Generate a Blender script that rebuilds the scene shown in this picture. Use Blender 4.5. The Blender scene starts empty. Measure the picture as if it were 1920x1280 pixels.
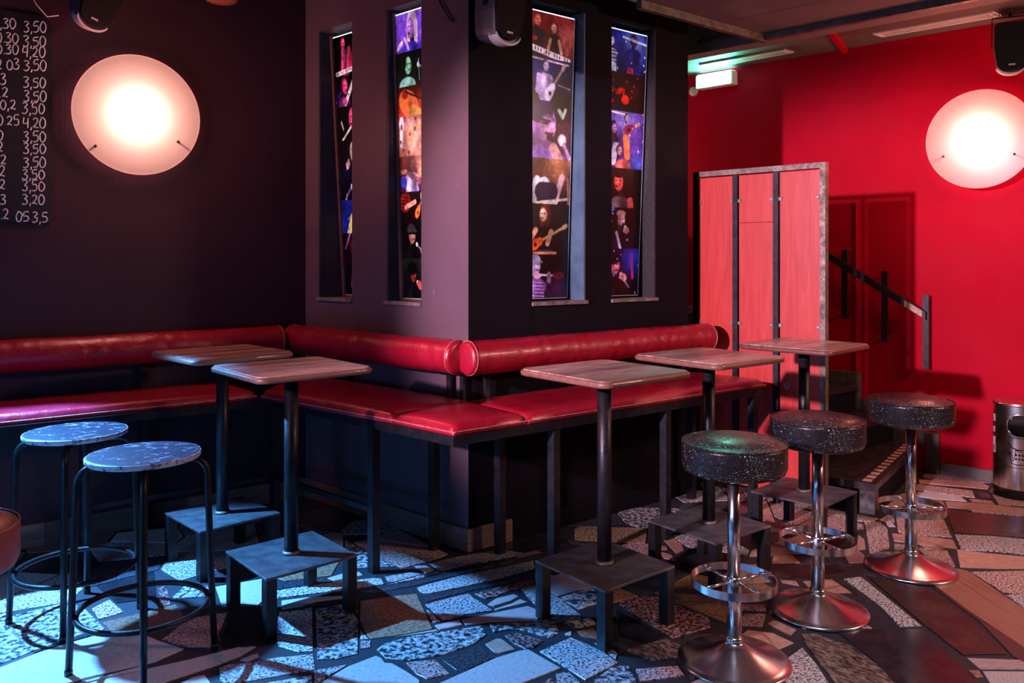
import bpy, bmesh, math, random
import numpy as np
from math import sin, cos, pi, radians, hypot, atan2, sqrt
from mathutils import Vector, Matrix

SC = bpy.context.scene
COL = SC.collection
random.seed(7)

# ------------------------------------------------------------------ frame of the room
# the dark corner block: u runs along its right face, v along its left face (the corner is about 100 degrees)
FOC = 1520.0; HOR = 488.0; EYE = 1.5
AU = radians(90 - 52.42)
VX, VY = cos(radians(100.35)), sin(radians(100.35))
P0 = (-.226, 4.19)
def W(u, v): return (u + v * VX, v * VY)
def cam2w(X, Y):
    x, y = X - P0[0], Y - P0[1]
    return (x * cos(AU) + y * sin(AU), -x * sin(AU) + y * cos(AU))
def w2uv(x, y): return (x - y / VY * VX, y / VY)
def px(x, y, z=0.0):                       # point of the plane at height z seen at a place of the photograph
    d = FOC * (EYE - z) / (y - HOR)
    return cam2w((x - 960) / FOC * d, d)

# ------------------------------------------------------------------ camera, world, exposure, lights
cam = bpy.data.cameras.new('camera'); camo = bpy.data.objects.new('camera', cam); COL.objects.link(camo)
cx, cy = cam2w(0, 0)
camo.location = (cx, cy, EYE); camo.rotation_euler = (radians(90), 0, -AU)
cam.sensor_width = 36; cam.lens = FOC / 1920 * 36; cam.shift_y = -(640 - HOR) / 1920
cam.clip_start = .05
SC.camera = camo
SC.view_settings.view_transform = 'Standard'; SC.view_settings.look = 'None'
SC.view_settings.gamma = 1; SC.view_settings.exposure = 0.0; SC.view_settings.use_curve_mapping = False
wd = bpy.data.worlds.new('world'); SC.world = wd; wd.use_nodes = True
wd.node_tree.nodes['Background'].inputs[0].default_value = (.10, .16, .45, 1)
wd.node_tree.nodes['Background'].inputs[1].default_value = .012

def aim(o, target):
    o.rotation_euler = (Vector(target) - Vector(o.location)).to_track_quat('-Z', 'Y').to_euler()
def spot(name, loc, target, power, color, size, blend, radius):
    l = bpy.data.lights.new(name, 'SPOT'); l.energy = power; l.color = color
    l.spot_size = radians(size); l.spot_blend = blend; l.shadow_soft_size = radius
    o = bpy.data.objects.new(name, l); COL.objects.link(o); o.location = loc; aim(o, target); return o
def area(name, loc, target, power, color, sx, sy):
    l = bpy.data.lights.new(name, 'AREA'); l.energy = power; l.color = color; l.shape = 'RECTANGLE'; l.size = sx; l.size_y = sy
    o = bpy.data.objects.new(name, l); COL.objects.link(o); o.location = loc; aim(o, target); return o
# lavender stage spot far behind left; its shadows of the screen and the far table fall on the red wall
spot('stage_spotlight', (*W(-6.3, -1.75), 2.62), (*W(0, -.76), 1.50), 4000, (1.0, .64, .86), 25.5, .6, .10)
# another round lamp hangs round the back of the dark block, out of sight
hb = bpy.data.lights.new('hidden_lamp', 'POINT'); hb.energy = 36; hb.color = (1, .45, .40); hb.shadow_soft_size = .25
ho = bpy.data.objects.new('hidden_lamp', hb); COL.objects.link(ho); ho.location = (*W(2.95, 1.95), 2.25)
# blue spot beside the left wall, outside the frame
spot('blue_spotlight', (*cam2w(-2.66, 3.74), 1.86), (*cam2w(-1.50, 3.08), 0), 1600, (.09, .38, 1.0), 62, .35, .03)
# added warm fill, unseen, behind the camera on the right; lifts the floor
area('warm_fill', (*W(2.3, -4.4), 2.8), (*W(1.9, -1.9), 0.0), 95, (1.0, .58, .46), .7, .25)
# added low blue fill, unseen on the left, for the table plates and legs
area('low_blue_fill', (*cam2w(-2.7, 1.8), .80), (*cam2w(-.7, 3.5), .2), 16, (.06, .36, 1.0), 1.0, .25)
# added overhead spot, unseen, to brighten the floor on the right
spot('floor_fill_spot', (*cam2w(.7, 1.7), 2.95), (*cam2w(1.75, 3.1), 0), 200, (.95, .80, 1.0), 50, .8, .06)
# added cool fill, unseen, behind the camera on the left
area('cool_fill', (*W(-5.6, -3.0), 1.9), (*W(-.5, 0), .8), 20, (.42, .48, 1.0), 1.2, 1.4)

# ------------------------------------------------------------------ node materials
MATS = {}
class NT:
    def __init__(s, name):
        s.m = bpy.data.materials.new(name); s.m.use_nodes = True; s.t = s.m.node_tree
        s.b = s.t.nodes['Principled BSDF']; s.o = s.t.nodes['Material Output']; MATS[name] = s.m
    def n(s, typ, **k):
        nd = s.t.nodes.new(typ)
        for a, b in k.items():
            if a.startswith('_'): setattr(nd, a[1:], b)
            else: nd.inputs[a.replace('__', ' ')].default_value = b
        return nd
    def l(s, a, b): s.t.links.new(a, b)
    def coord(s, scale=(1, 1, 1), out='Object', rot=(0, 0, 0)):
        c = s.n('ShaderNodeTexCoord'); mp = s.n('ShaderNodeMapping')
        if any(rot): mp.vector_type = 'TEXTURE'; scale = tuple(1 / q for q in scale)
        mp.inputs['Scale'].default_value = scale; mp.inputs['Rotation'].default_value = rot
        s.l(c.outputs[out], mp.inputs[0]); return mp.outputs[0]
    def noise(s, vec, scale, detail=3, rough=.55, dist=0):
        q = s.n('ShaderNodeTexNoise'); q.inputs['Scale'].default_value = scale; q.inputs['Detail'].default_value = detail
        q.inputs['Roughness'].default_value = rough; q.inputs['Distortion'].default_value = dist
        s.l(vec, q.inputs['Vector']); return q.outputs['Fac']
    def ramp(s, fac, stops, interp='LINEAR'):
        r = s.n('ShaderNodeValToRGB'); cr = r.color_ramp; cr.interpolation = interp
        while len(cr.elements) < len(stops): cr.elements.new(.5)
        for e, (p, c) in zip(cr.elements, stops):
            e.position = p; e.color = (*c, 1) if len(c) == 3 else c
        s.l(fac, r.inputs[0]); return r.outputs[0]
    def mix(s, fac, a, b, mode='MIX'):
        m = s.n('ShaderNodeMix', _data_type='RGBA', _blend_type=mode)
        for v, k in ((fac, 0), (a, 6), (b, 7)):
            if hasattr(v, 'links'): s.l(v, m.inputs[k])
            else: m.inputs[k].default_value = v if k == 0 else (*v, 1)
        return m.outputs[2]
    def bump(s, h, strength, dist=.01):
        b = s.n('ShaderNodeBump'); b.inputs['Strength'].default_value = strength; b.inputs['Distance'].default_value = dist
        s.l(h, b.inputs['Height']); s.l(b.outputs[0], s.b.inputs['Normal']); return b
    def set(s, col=None, rough=None, metal=None, **k):
        for v, key in ((col, 'Base Color'), (rough, 'Roughness'), (metal, 'Metallic')):
            if v is None: continue
            if hasattr(v, 'links'): s.l(v, s.b.inputs[key])
            elif key == 'Base Color': s.b.inputs[key].default_value = (*v, 1)
            else: s.b.inputs[key].default_value = v
        for a, b in k.items(): s.b.inputs[a.replace('__', ' ')].default_value = b
        return s.m

def simple(name, c1, c2=None, scale=8, rough=.5, metal=0, bs=0, bscale=60, r2=None, sc=(1, 1, 1), coat=0):
    t = NT(name); v = t.coord(sc)
    if c2 is None: c2 = tuple(x * .75 for x in c1)
    f = t.noise(v, scale, 5, .6)
    t.set(t.ramp(f, [(.3, c1), (.7, c2)]), metal=metal)
    if r2 is None: t.set(rough=rough)
    else: t.set(rough=t.ramp(t.noise(v, scale * 1.7, 4), [(.35, (rough,) * 3), (.65, (r2,) * 3)]))
    if bs: t.bump(t.noise(v, bscale, 3), bs, .004)
    t.b.inputs['Coat Weight'].default_value = coat
    return t.m

def wall_paint(name, c1, c2, rough, chips=None, spec=.5, bmp=.35):
    t = NT(name); v = t.coord()
    base = t.ramp(t.noise(v, 1.1, 5, .65), [(.3, c1), (.75, c2)])
    if chips:
        f = t.ramp(t.noise(v, 9, 8, .75), [(.655, (0, 0, 0)), (.70, (1, 1, 1))])
        base = t.mix(f, base, chips)
    t.set(base, rough=t.ramp(t.noise(v, 3.3, 5), [(.35, (rough,) * 3), (.7, (rough + .12,) * 3)]))
    t.b.inputs['Specular IOR Level'].default_value = spec
    a = t.noise(v, 160, 2); w = t.noise(t.coord((260, 260, 2)), 1, 1)      # fine vertical ribs of the wallpaper
    m = t.n('ShaderNodeMath', _operation='ADD'); t.l(a, m.inputs[0]); t.l(w, m.inputs[1])
    t.bump(m.outputs[0], bmp, .0022); return t.m
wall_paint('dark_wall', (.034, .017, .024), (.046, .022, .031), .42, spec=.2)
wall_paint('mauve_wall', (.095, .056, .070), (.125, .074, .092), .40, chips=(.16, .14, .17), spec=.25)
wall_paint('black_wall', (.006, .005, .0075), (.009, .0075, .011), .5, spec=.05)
wall_paint('red_wall', (.35, .001, .014), (.42, .0015, .018), .5, spec=.05, bmp=.2)
simple('ceiling_paint', (.16, .15, .13), (.22, .19, .16), 3, .7, bs=.3, bscale=25)
simple('strip_paint', (.085, .075, .062), (.12, .10, .08), 3, .6)
simple('ceiling_dark', (.03, .02, .02), rough=.7)
simple('grout', (.010, .013, .018), (.022, .026, .034), 30, .6, bs=.5, bscale=120)
simple('black_steel', (.010, .010, .012), (.024, .022, .024), 14, .33, .55, bs=.15, bscale=90, r2=.5)
simple('plate_steel', (.04, .041, .045), (.11, .11, .115), 9, .3, .3, bs=.2, bscale=60, r2=.55)
simple('raw_steel', (.10, .085, .075), (.26, .20, .16), 16, .42, .7, bs=.35, bscale=80, r2=.7)
simple('chrome', (.82, .81, .80), (.78, .78, .78), 3, .20, 1, r2=.24)
simple('black_plastic', (.012, .012, .014), rough=.32, bs=.3, bscale=300)
simple('grille_black', (.006, .006, .007), rough=.6, bs=.4, bscale=500).node_tree.nodes['Principled BSDF'].inputs['Specular IOR Level'].default_value = .15
simple('speaker_side', (.075, .07, .085), rough=.4)
simple('underside_light', (.55, .5, .5), rough=.45)
simple('white_plastic', (.6, .58, .56), rough=.4)
simple('chalk', (.74, .74, .72), (.5, .5, .5), 90, .9)
simple('chalkboard_black', (.010, .011, .015), (.02, .022, .028), 3, .38)
simple('vent_metal', (.72, .66, .56), (.6, .55, .47), 6, .5)
simple('dark_hole', (.004, .004, .004), rough=.8)
simple('skirting_stone', (.05, .042, .032), (.09, .075, .06), 22, .45, bs=.3)
simple('step_stone', (.012, .011, .013), (.03, .02, .022), 10, .22, r2=.4)
simple('tread_tile', (.45, .25, .20), (.32, .16, .13), 30, .5)
simple('white_edge', (.8, .85, .9), rough=.3)
simple('bezel_brown', (.10, .045, .03), (.18, .085, .06), 12, .5, bs=.4)
simple('reveal_shaded', (.004, .003, .003), (.010, .006, .005), 7, .5, bs=.4)  # unlit look of the last right-face slot's side, put into the colour
simple('niche_dark', (.015, .02, .03), (.03, .035, .05), 5, .5)
simple('reveal_blue_lit', (.035, .075, .12), (.07, .14, .20), 7, .45, bs=.4, bscale=40)  # blue light on the first right-face slot's side, put into the colour
simple('sill_wood', (.08, .05, .045), (.26, .2, .19), 22, .6, bs=.5)
simple('sticker_paper', (.55, .5, .5), (.4, .35, .36), 40, .6)
simple('lamp_screw', (.05, .04, .035), rough=.4, metal=.7)
simple('brown_glass', (.25, .08, .05), rough=.2)
simple('worn_patch', (.55, .42, .33), (.25, .15, .1), 60, .6)

def wood(name, c1, c2, c3, stretch=(3, 26, 26), rough=.35, coat=.2):
    t = NT(name); v = t.coord(stretch); f = t.noise(v, 1.6, 8, .7, .6)
    col = t.ramp(f, [(.28, c1), (.5, c2), (.72, c3)])
    oi = t.n('ShaderNodeObjectInfo'); r = t.ramp(oi.outputs['Random'], [(0, (.55, .5, .5)), (1, (1.25, 1.2, 1.15))])
    t.set(t.mix(1.0, col, r, 'MULTIPLY'), rough=t.ramp(t.noise(t.coord(), 14, 4), [(.35, (rough,) * 3), (.7, (rough + .2,) * 3)]))
    t.b.inputs['Coat Weight'].default_value = coat; t.bump(f, .25, .002); return t.m
wood('table_wood', (.12, .055, .045), (.42, .27, .235), (.64, .50, .46))
wood('table_edge', (.14, .055, .035), (.2, .09, .06), (.28, .14, .1), coat=.5)
wood('board_wood', (.09, .055, .042), (.17, .11, .085), (.26, .18, .15), (5, 40, 40), .5, 0)
# the stool seats: dark lacquer scuffed down to pale wood
t = NT('scuffed_seat'); v = t.coord()
f = t.ramp(t.noise(v, 24, 10, .78, .5), [(.55, (0, 0, 0)), (.63, (1, 1, 1))])
t.set(t.mix(f, (.018, .016, .026), (.26, .25, .32)), rough=.5); t.b.inputs['Specular IOR Level'].default_value = .12; t.bump(t.noise(v, 90, 3), .3, .002)
t = NT('scuffed_rim'); v = t.coord()
f = t.ramp(t.noise(v, 40, 6, .7), [(.40, (0, 0, 0)), (.52, (1, 1, 1))])
t.set(t.mix(f, (.03, .03, .04), (.5, .5, .56)), rough=.45)
# red leather
def leather(name, c1, c2, rough):
    t = NT(name); v = t.coord()
    col = t.ramp(t.noise(v, 5, 5, .6), [(.3, c1), (.75, c2)])
    t.set(col, rough=t.ramp(t.noise(v, 7, 4), [(.35, (rough,) * 3), (.7, (rough + .14,) * 3)]))
    m = t.n('ShaderNodeMath', _operation='ADD'); t.l(t.noise(v, 230, 2), m.inputs[0])
    m2 = t.n('ShaderNodeMath', _operation='MULTIPLY'); m2.inputs[1].default_value = 4; t.l(t.noise(v, 11, 5, .6, 1.2), m2.inputs[0])
    t.l(m2.outputs[0], m.inputs[1]); t.bump(m.outputs[0], .45, .003); t.b.inputs['Coat Weight'].default_value = .35; t.b.inputs['Coat Roughness'].default_value = .22; return t.m
leather('red_leather', (.25, .003, .014), (.33, .006, .026), .24)
leather('brown_leather', (.26, .06, .045), (.33, .09, .07), .4)
simple('piping_red', (.30, .03, .03), (.5, .22, .16), 60, .5)
# crocodile-embossed black vinyl
t = NT('croc_vinyl'); v = t.coord((1, 1, 1.6))
q = t.n('ShaderNodeTexVoronoi', _feature='DISTANCE_TO_EDGE'); q.inputs['Scale'].default_value = 105; t.l(v, q.inputs['Vector'])
h = t.ramp(q.outputs['Distance'], [(.0, (0, 0, 0)), (.16, (1, 1, 1))])
t.set((.009, .008, .010), rough=.31); t.bump(h, .9, .0025); t.b.inputs['Coat Weight'].default_value = .3; t.b.inputs['Coat Roughness'].default_value = .25; t.b.inputs['Specular IOR Level'].default_value = .55
# red plywood of the screen
t = NT('red_plywood'); v = t.coord((18, 18, 1.6))
t.set(t.ramp(t.noise(v, 1.5, 7, .65, .5), [(.25, (.37, .008, .010)), (.55, (.48, .028, .018)), (.8, (.56, .062, .034))]), rough=.42)
t.bump(t.noise(v, 3, 5), .2, .002)
# translucent glass of the round lamps, lit from behind by a bulb
t = NT('lamp_glass')
tr = t.n('ShaderNodeBsdfTranslucent'); tr.inputs[0].default_value = (1, .74, .70, 1)
t.set((.42, .38, .37), rough=.3)
ms = t.n('ShaderNodeMixShader'); ms.inputs[0].default_value = .62
t.l(t.b.outputs[0], ms.inputs[1]); t.l(tr.outputs[0], ms.inputs[2]); t.l(ms.outputs[0], t.o.inputs[0])
simple('glass_edge', (.7, .45, .42), rough=.3)
def emit(name, col, s):
    t = NT(name); t.set(col, rough=.4); t.b.inputs['Emission Color'].default_value = (*col, 1); t.b.inputs['Emission Strength'].default_value = s
emit('bulb_glow', (1, .75, .55), 40)
emit('exit_face', (.30, 1, .80), 14.0)
emit('tube_glow', (.65, .85, 1), 1.6)
# back-lit photo prints: colour is stored on the print's own fine grid
t = NT('photo_print'); a = t.n('ShaderNodeAttribute', _attribute_name='print')
t.l(a.outputs['Color'], t.b.inputs['Base Color']); t.l(a.outputs['Color'], t.b.inputs['Emission Color'])
t.b.inputs['Emission Strength'].default_value = .7; t.b.inputs['Roughness'].default_value = .25

# paving stones
def stone(name, stops, scale, rough=.32, detail=2, dist=0, stretch=(1, 1, 1), rot=0, big=None, coat=0):
    t = NT(name); v = t.coord(stretch, rot=(0, 0, rot))
    f = t.noise(v, scale, detail, .7, dist); col = t.ramp(f, stops)
    if big: col = t.mix(t.ramp(t.noise(v, big[0], 4), [(.42, (0, 0, 0)), (.62, (1, 1, 1))]), col, big[1], 'MULTIPLY')
    oi = t.n('ShaderNodeObjectInfo'); r = t.ramp(oi.outputs['Random'], [(0, (.72, .72, .74)), (1, (1.18, 1.15, 1.12))])
    t.set(t.mix(1.0, col, r, 'MULTIPLY'), rough=t.ramp(t.noise(v, 6, 3), [(.35, (rough,) * 3), (.7, (rough + .15,) * 3)]))
    t.b.inputs['Coat Weight'].default_value = coat
    t.bump(f, .05, .001); return t.m
K = (.016, .016, .019)
STONES = [
 stone('grey_granite', [(.41, K), (.47, (.34, .33, .33)), (.60, (.64, .61, .60))], 95),
 stone('pink_granite', [(.41, (.03, .018, .018)), (.47, (.38, .25, .23)), (.60, (.62, .46, .42))], 95),
 stone('pale_limestone', [(.36, (.26, .25, .25)), (.44, (.46, .44, .43)), (.62, (.62, .60, .58))], 55, detail=8, stretch=(1, 3, 1), rot=.05),
 stone('coarse_grey_stone', [(.42, (.015, .018, .02)), (.50, (.22, .23, .24)), (.60, (.58, .58, .57))], 42, detail=3),
 stone('pink_black_granite', [(.46, (.02, .015, .018)), (.54, (.32, .16, .15)), (.66, (.48, .28, .26))], 62, detail=3),
 stone('polished_black_stone', [(.3, (.010, .011, .014)), (.75, (.028, .030, .036))], 12, .12, 5),
 stone('blue_black_granite', [(.42, (.018, .020, .028)), (.62, (.08, .085, .10))], 110, .2),
 stone('brown_terrazzo', [(.35, (.10, .05, .03)), (.55, (.34, .20, .12)), (.7, (.44, .29, .19))], 70, detail=4),
 stone('salmon_sandstone', [(.35, (.36, .20, .15)), (.65, (.52, .32, .25))], 30, detail=6),
 stone('striated_pink_stone', [(.35, (.24, .17, .16)), (.45, (.46, .36, .34)), (.65, (.56, .46, .44))], 16, detail=7, stretch=(1, 7, 1), rot=-.4),
 stone('gold_black_stone', [(.42, (.018, .015, .015)), (.52, (.16, .12, .10)), (.64, (.40, .28, .18))], 22, detail=8, dist=1.2, stretch=(1, 2.2, 1), rot=1.57),
 stone('dark_red_stone', [(.48, (.022, .012, .013)), (.6, (.05, .024, .021)), (.72, (.12, .058, .048))], 14, .3, 7, 1.5),
 stone('striped_sandstone', [(.35, (.30, .14, .09)), (.5, (.42, .21, .14)), (.6, (.36, .17, .11)), (.7, (.55, .34, .26))], 2.6, .3, 6, .3, (1, 16, 1), .995),
 stone('veined_marble', [(.46, (.03, .05, .06)), (.52, (.36, .38, .38)), (.62, (.66, .67, .66))], 20, .28, 5, 1.8),
 stone('yellow_terrazzo', [(.42, (.05, .035, .025)), (.5, (.38, .27, .15)), (.66, (.50, .38, .24))], 85, detail=3),
 stone('dark_red_slab', [(.3, (.055, .035, .034)), (.7, (.09, .052, .048))], 25, .25, 6),
]
GG, PG, PL, CG, PB, BK, BB, BT, SA, SP, GB, DR, SS, VM, YT, DS = range(16)

# ------------------------------------------------------------------ mesh helpers
def link(name, me, mat, parent=None, smooth=False):
    if mat is not None:
        for m in (mat if isinstance(mat, (list, tuple)) else [mat]): me.materials.append(MATS[m] if isinstance(m, str) else m)
    o = bpy.data.objects.new(name, me); COL.objects.link(o)
    if parent is not None: o.parent = parent
    if smooth: me.polygons.foreach_set('use_smooth', [True] * len(me.polygons))
    return o
class MB:
    def __init__(s): s.v = []; s.f = []; s.sm = []
    def add(s, vs, fs, smooth=False):
        k = len(s.v); s.v += [tuple(p) for p in vs]; s.f += [tuple(i + k for i in f) for f in fs]; s.sm += [smooth] * len(fs); return s
    def prism(s, pts, z0, z1, bev=0):
        n = len(pts)
        if bev:
            c = Vector((sum(p[0] for p in pts) / n, sum(p[1] for p in pts) / n)); top = []
            for i in range(n):
                a, b, d = Vector(pts[i - 1][:2]), Vector(pts[i][:2]), Vector(pts[(i + 1) % n][:2])
                e = ((a - b).normalized() + (d - b).normalized())
                e = e.normalized() if e.length > 1e-4 else (c - b).normalized()
                if e.dot(c - b) < 0: e = -e
                top.append(tuple(b + e * bev * 1.3))
            vs = [(p[0], p[1], z0) for p in pts] + [(p[0], p[1], z1 - bev) for p in pts] + [(p[0], p[1], z1) for p in top]
            fs = [tuple(range(n - 1, -1, -1)), tuple(range(2 * n, 3 * n))]
            for r in (0, n): fs += [(r + i, r + (i + 1) % n, r + n + (i + 1) % n, r + n + i) for i in range(n)]
        else:
            vs = [(p[0], p[1], z0) for p in pts] + [(p[0], p[1], z1) for p in pts]
            fs = [tuple(range(n - 1, -1, -1)), tuple(range(n, 2 * n))] + [(i, (i + 1) % n, n + (i + 1) % n, n + i) for i in range(n)]
        return s.add(vs, fs)
    def box(s, x0, x1, y0, y1, z0, z1, bev=0): return s.prism([(x0, y0), (x1, y0), (x1, y1), (x0, y1)], z0, z1, bev)
    def uv(s, u0, u1, v0, v1, z0, z1, bev=0): return s.prism([W(u0, v0), W(u1, v0), W(u1, v1), W(u0, v1)], z0, z1, bev)
    def tube(s, pts, r, seg=12, closed=False, cap=True, flat=1.0):
        P = [Vector(p) for p in pts]; n = len(P); rr = r if isinstance(r, (list, tuple)) else [r] * n
        T = []
        for i in range(n):
            a = P[i - 1] if (i or closed) else P[0]; b = P[(i + 1) % n] if (i < n - 1 or closed) else P[-1]
            T.append((b - a).normalized())
        up = Vector((0, 0, 1)) if abs(T[0].z) < .9 else Vector((1, 0, 0))
        N = (up - T[0] * up.dot(T[0])).normalized(); vs = []
        for i in range(n):
            N = (N - T[i] * N.dot(T[i])).normalized(); B = T[i].cross(N)
            for k in range(seg):
                a = 2 * pi * k / seg; vs.append(P[i] + (N * cos(a) * flat + B * sin(a)) * rr[i])
        fs = []
        for i in range(n if closed else n - 1):
            j = (i + 1) % n
            fs += [(i * seg + k, i * seg + (k + 1) % seg, j * seg + (k + 1) % seg, j * seg + k) for k in range(seg)]
        s.add(vs, fs, True)
        if cap and not closed:
            k = len(s.v) - len(vs); s.f += [tuple(k + q for q in range(seg - 1, -1, -1)), tuple(k + (n - 1) * seg + q for q in range(seg))]; s.sm += [False] * 2
        return s
    def lathe(s, prof, seg=40, c=(0, 0), smooth=True, cap=True):
        vs = []; fs = []; n = len(prof)
        for (r, z) in prof:
            for k in range(seg):
                a = 2 * pi * k / seg; vs.append((c[0] + r * cos(a), c[1] + r * sin(a), z))
        for i in range(n - 1): fs += [(i * seg + k, i * seg + (k + 1) % seg, (i + 1) * seg + (k + 1) % seg, (i + 1) * seg + k) for k in range(seg)]
        s.add(vs, fs, smooth)
        k = len(s.v) - len(vs)
        if prof[0][0] > 1e-4: s.f.append(tuple(k + q for q in range(seg - 1, -1, -1))); s.sm.append(False)
        if cap and prof[-1][0] > 1e-4: s.f.append(tuple(k + (n - 1) * seg + q for q in range(seg))); s.sm.append(False)
        return s
    def mesh(s, name='m'):
        me = bpy.data.meshes.new(name); me.from_pydata(s.v, [], s.f); me.validate()
        if len(me.polygons) == len(s.sm): me.polygons.foreach_set('use_smooth', s.sm)
        bm = bmesh.new(); bm.from_mesh(me); bmesh.ops.recalc_face_normals(bm, faces=bm.faces); bm.to_mesh(me); bm.free()
        return me
    def build(s, name, mat, parent=None): return link(name, s.mesh(name), mat, parent)
def tag(o, label=None, cat=None, group=None, kind=None):
    for k, v in (('label', label), ('category', cat), ('group', group), ('kind', kind)):
        if v: o[k] = v
    return o
def empty(name, loc=(0, 0, 0), rz=0):
    o = bpy.data.objects.new(name, None); COL.objects.link(o); o.location = loc; o.rotation_euler = (0, 0, rz); o.empty_display_size = .1; return o
def children(o): return [c for c in bpy.data.objects if c.parent is o]
def copy_tree(o, parent=None):
    c = o.copy(); COL.objects.link(c)
    if parent is not None: c.parent = parent
    for ch in children(o): copy_tree(ch, c)
    return c
def struct(o): o['kind'] = 'structure'; return o

# ------------------------------------------------------------------ 1. room shell
RW = 3.34; LW = 1.471; PR = 1.72; CZ = 3.10
SL = [(.364, .660), (.985, .325 + 1.0)]      # slots of the left face along v
SR = [(.426, .823), (1.033, 1.418)]          # slots of the right face along u
Z0, Z1 = 1.250, 2.93; ZT = 3.35; TH = .22

fl_ = struct(MB().prism([W(-5.5, -6), W(3.6, -6), W(3.6, 4), W(-5.5, 4)], -.12, -.005).build('floor', 'grout'))
wl = struct(MB().uv(-5.5, 0, LW, LW + .2, 0, ZT).build('wall_left', 'dark_wall'))
m = MB(); e = [0] + [q for s in SL for q in s] + [LW]
for i in range(0, len(e), 2): m.uv(0, TH, e[i], e[i + 1], 0, ZT)
for a, b in SL: m.uv(0, TH, a, b, 0, Z0); m.uv(0, TH, a, b, Z1, ZT)
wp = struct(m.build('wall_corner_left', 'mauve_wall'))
m = MB(); e = [TH] + [q for s in SR for q in s] + [PR]
for i in range(0, len(e), 2): m.uv(e[i], e[i + 1], 0, TH, 0, ZT)
for a, b in SR: m.uv(a, b, 0, TH, 0, Z0); m.uv(a, b, 0, TH, Z1, ZT)
m.uv(.0012, SR[0][0], -.0012, .001, 0, ZT)
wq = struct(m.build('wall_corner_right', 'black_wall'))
struct(MB().uv(TH, PR, TH, LW + 2.4, 0, ZT).build('wall_corner_core', 'niche_dark'))
wr = struct(MB().uv(RW, RW + .2, -6, 4, 0, ZT).build('wall_right', 'red_wall'))
struct(MB().uv(PR, RW, 3.6, 3.8, 0, ZT).build('wall_back', 'black_wall'))
# ceiling: high dark slab, lowered strip along the red wall, lowered grey boards on the near side
struct(MB().uv(-5.5, 3.5, -6, 4, ZT, ZT + .1).build('ceiling', 'ceiling_dark'))
ce = struct(MB().uv(2.42, RW, -6, 3.6, CZ, CZ + .06).build('ceiling_strip', 'strip_paint'))
pan = struct(MB().uv(-.9, 2.2, -.21, -.195, 2.985, ZT).build('ceiling_drop', 'raw_steel'))
for k, (u0, u1) in enumerate(((1.75, 2.2), (.85, 1.742), (-.1, .842), (-2.0, -.108), (-4, -2.008))):
    MB().uv(u0, u1, -6, -.215, 2.995, 3.03).build('ceiling_panel', 'ceiling_paint', pan)
MB().uv(2.165, 2.2, -6, -.215, 2.955, 2.994).build('steel_channel', 'raw_steel', pan)
MB().uv(1.0, 2.2, -.235, -.20, 2.945, 2.993).build('steel_channel', 'raw_steel', pan)
bea = struct(MB().uv(2.26, 2.40, -6, 3.5, 2.975, ZT, .006).build('trim_1', 'ceiling_paint'))
tag(bea, 'long grey ceiling beam running above the red wall side')
MB().tube([(*W(2.22, -6), 3.06), (*W(2.22, -2), 3.07), (*W(2.23, .3), 3.05)], .012, 8).build('cable', 'black_plastic', bea)
br = MB().prism([W(2.42, -.50), W(3.31, -.17), W(3.31, -.135), W(2.42, -.465)], CZ - .045, CZ - .003).build('ceiling_bracket', 'red_wall')  # steel bar; the red light on it is put in as wall colour
tag(br, 'short red-lit angle bar under the ceiling between the two vents', 'bracket')

# sills of the four slots, skirtings
for a, b in SL: MB().uv(-.012, TH - .01, a - .005, b + .012, Z0, Z0 + .02, .003).build('sill', 'sill_wood', wp)
for a, b in SR: MB().uv(a - .005, b + .01, -.012, TH - .01, Z0, Z0 + .02, .003).build('sill', 'sill_wood', wq)
rv = MB()
for k, (a, b) in enumerate(SR): MB().uv(b - .012, b - .001, .002, TH - .01, Z0 + .02, Z1).build('reveal', ('reveal_blue_lit', 'reveal_shaded')[k], wq)
for a, b in SL: MB().uv(.002, TH - .01, b - .012, b - .001, Z0 + .02, Z1).build('reveal', 'niche_dark', wp)
bl = struct(empty('baseboard_corner'))
for v0, v1 in ((-.02, .30), (.303, .62), (.623, .75), (.753, LW - .02)):
    MB().uv(-.02, -.001, v0, v1, 0, .115, .003).build('board', 'board_wood', bl)
MB().uv(.0, .27, -.02, -.001, 0, .115, .003).build('board', 'board_wood', bl)
MB().uv(.273, PR, -.015, -.001, 0, .10, .003).build('board', 'black_wall', bl)
bw = struct(empty('baseboard_left'))
for k in range(7): MB().uv(-.02 - .72 * (k + 1) + .003, -.02 - .72 * k, LW - .018, LW - .001, 0, .12, .003).build('board', 'board_wood', bw)
bs_ = struct(empty('baseboard_right'))
def sk(v0, v1, z0, z1, d=.02): MB().uv(RW - d, RW - .001, v0, v1, z0, z1, .003).build('skirting_stone', 'skirting_stone', bs_)
for k in range(6): sk(-.80 - .62 * (k + 1) + .004, -.80 - .62 * k, 0, .085)
for k in range(4):
    v0 = -.79 + .27 * k; z = .19 * k
    sk(v0 - .002, v0 + .085, z, z + .285); sk(v0 + .089, v0 + .266, z + .192, z + .285)

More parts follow.
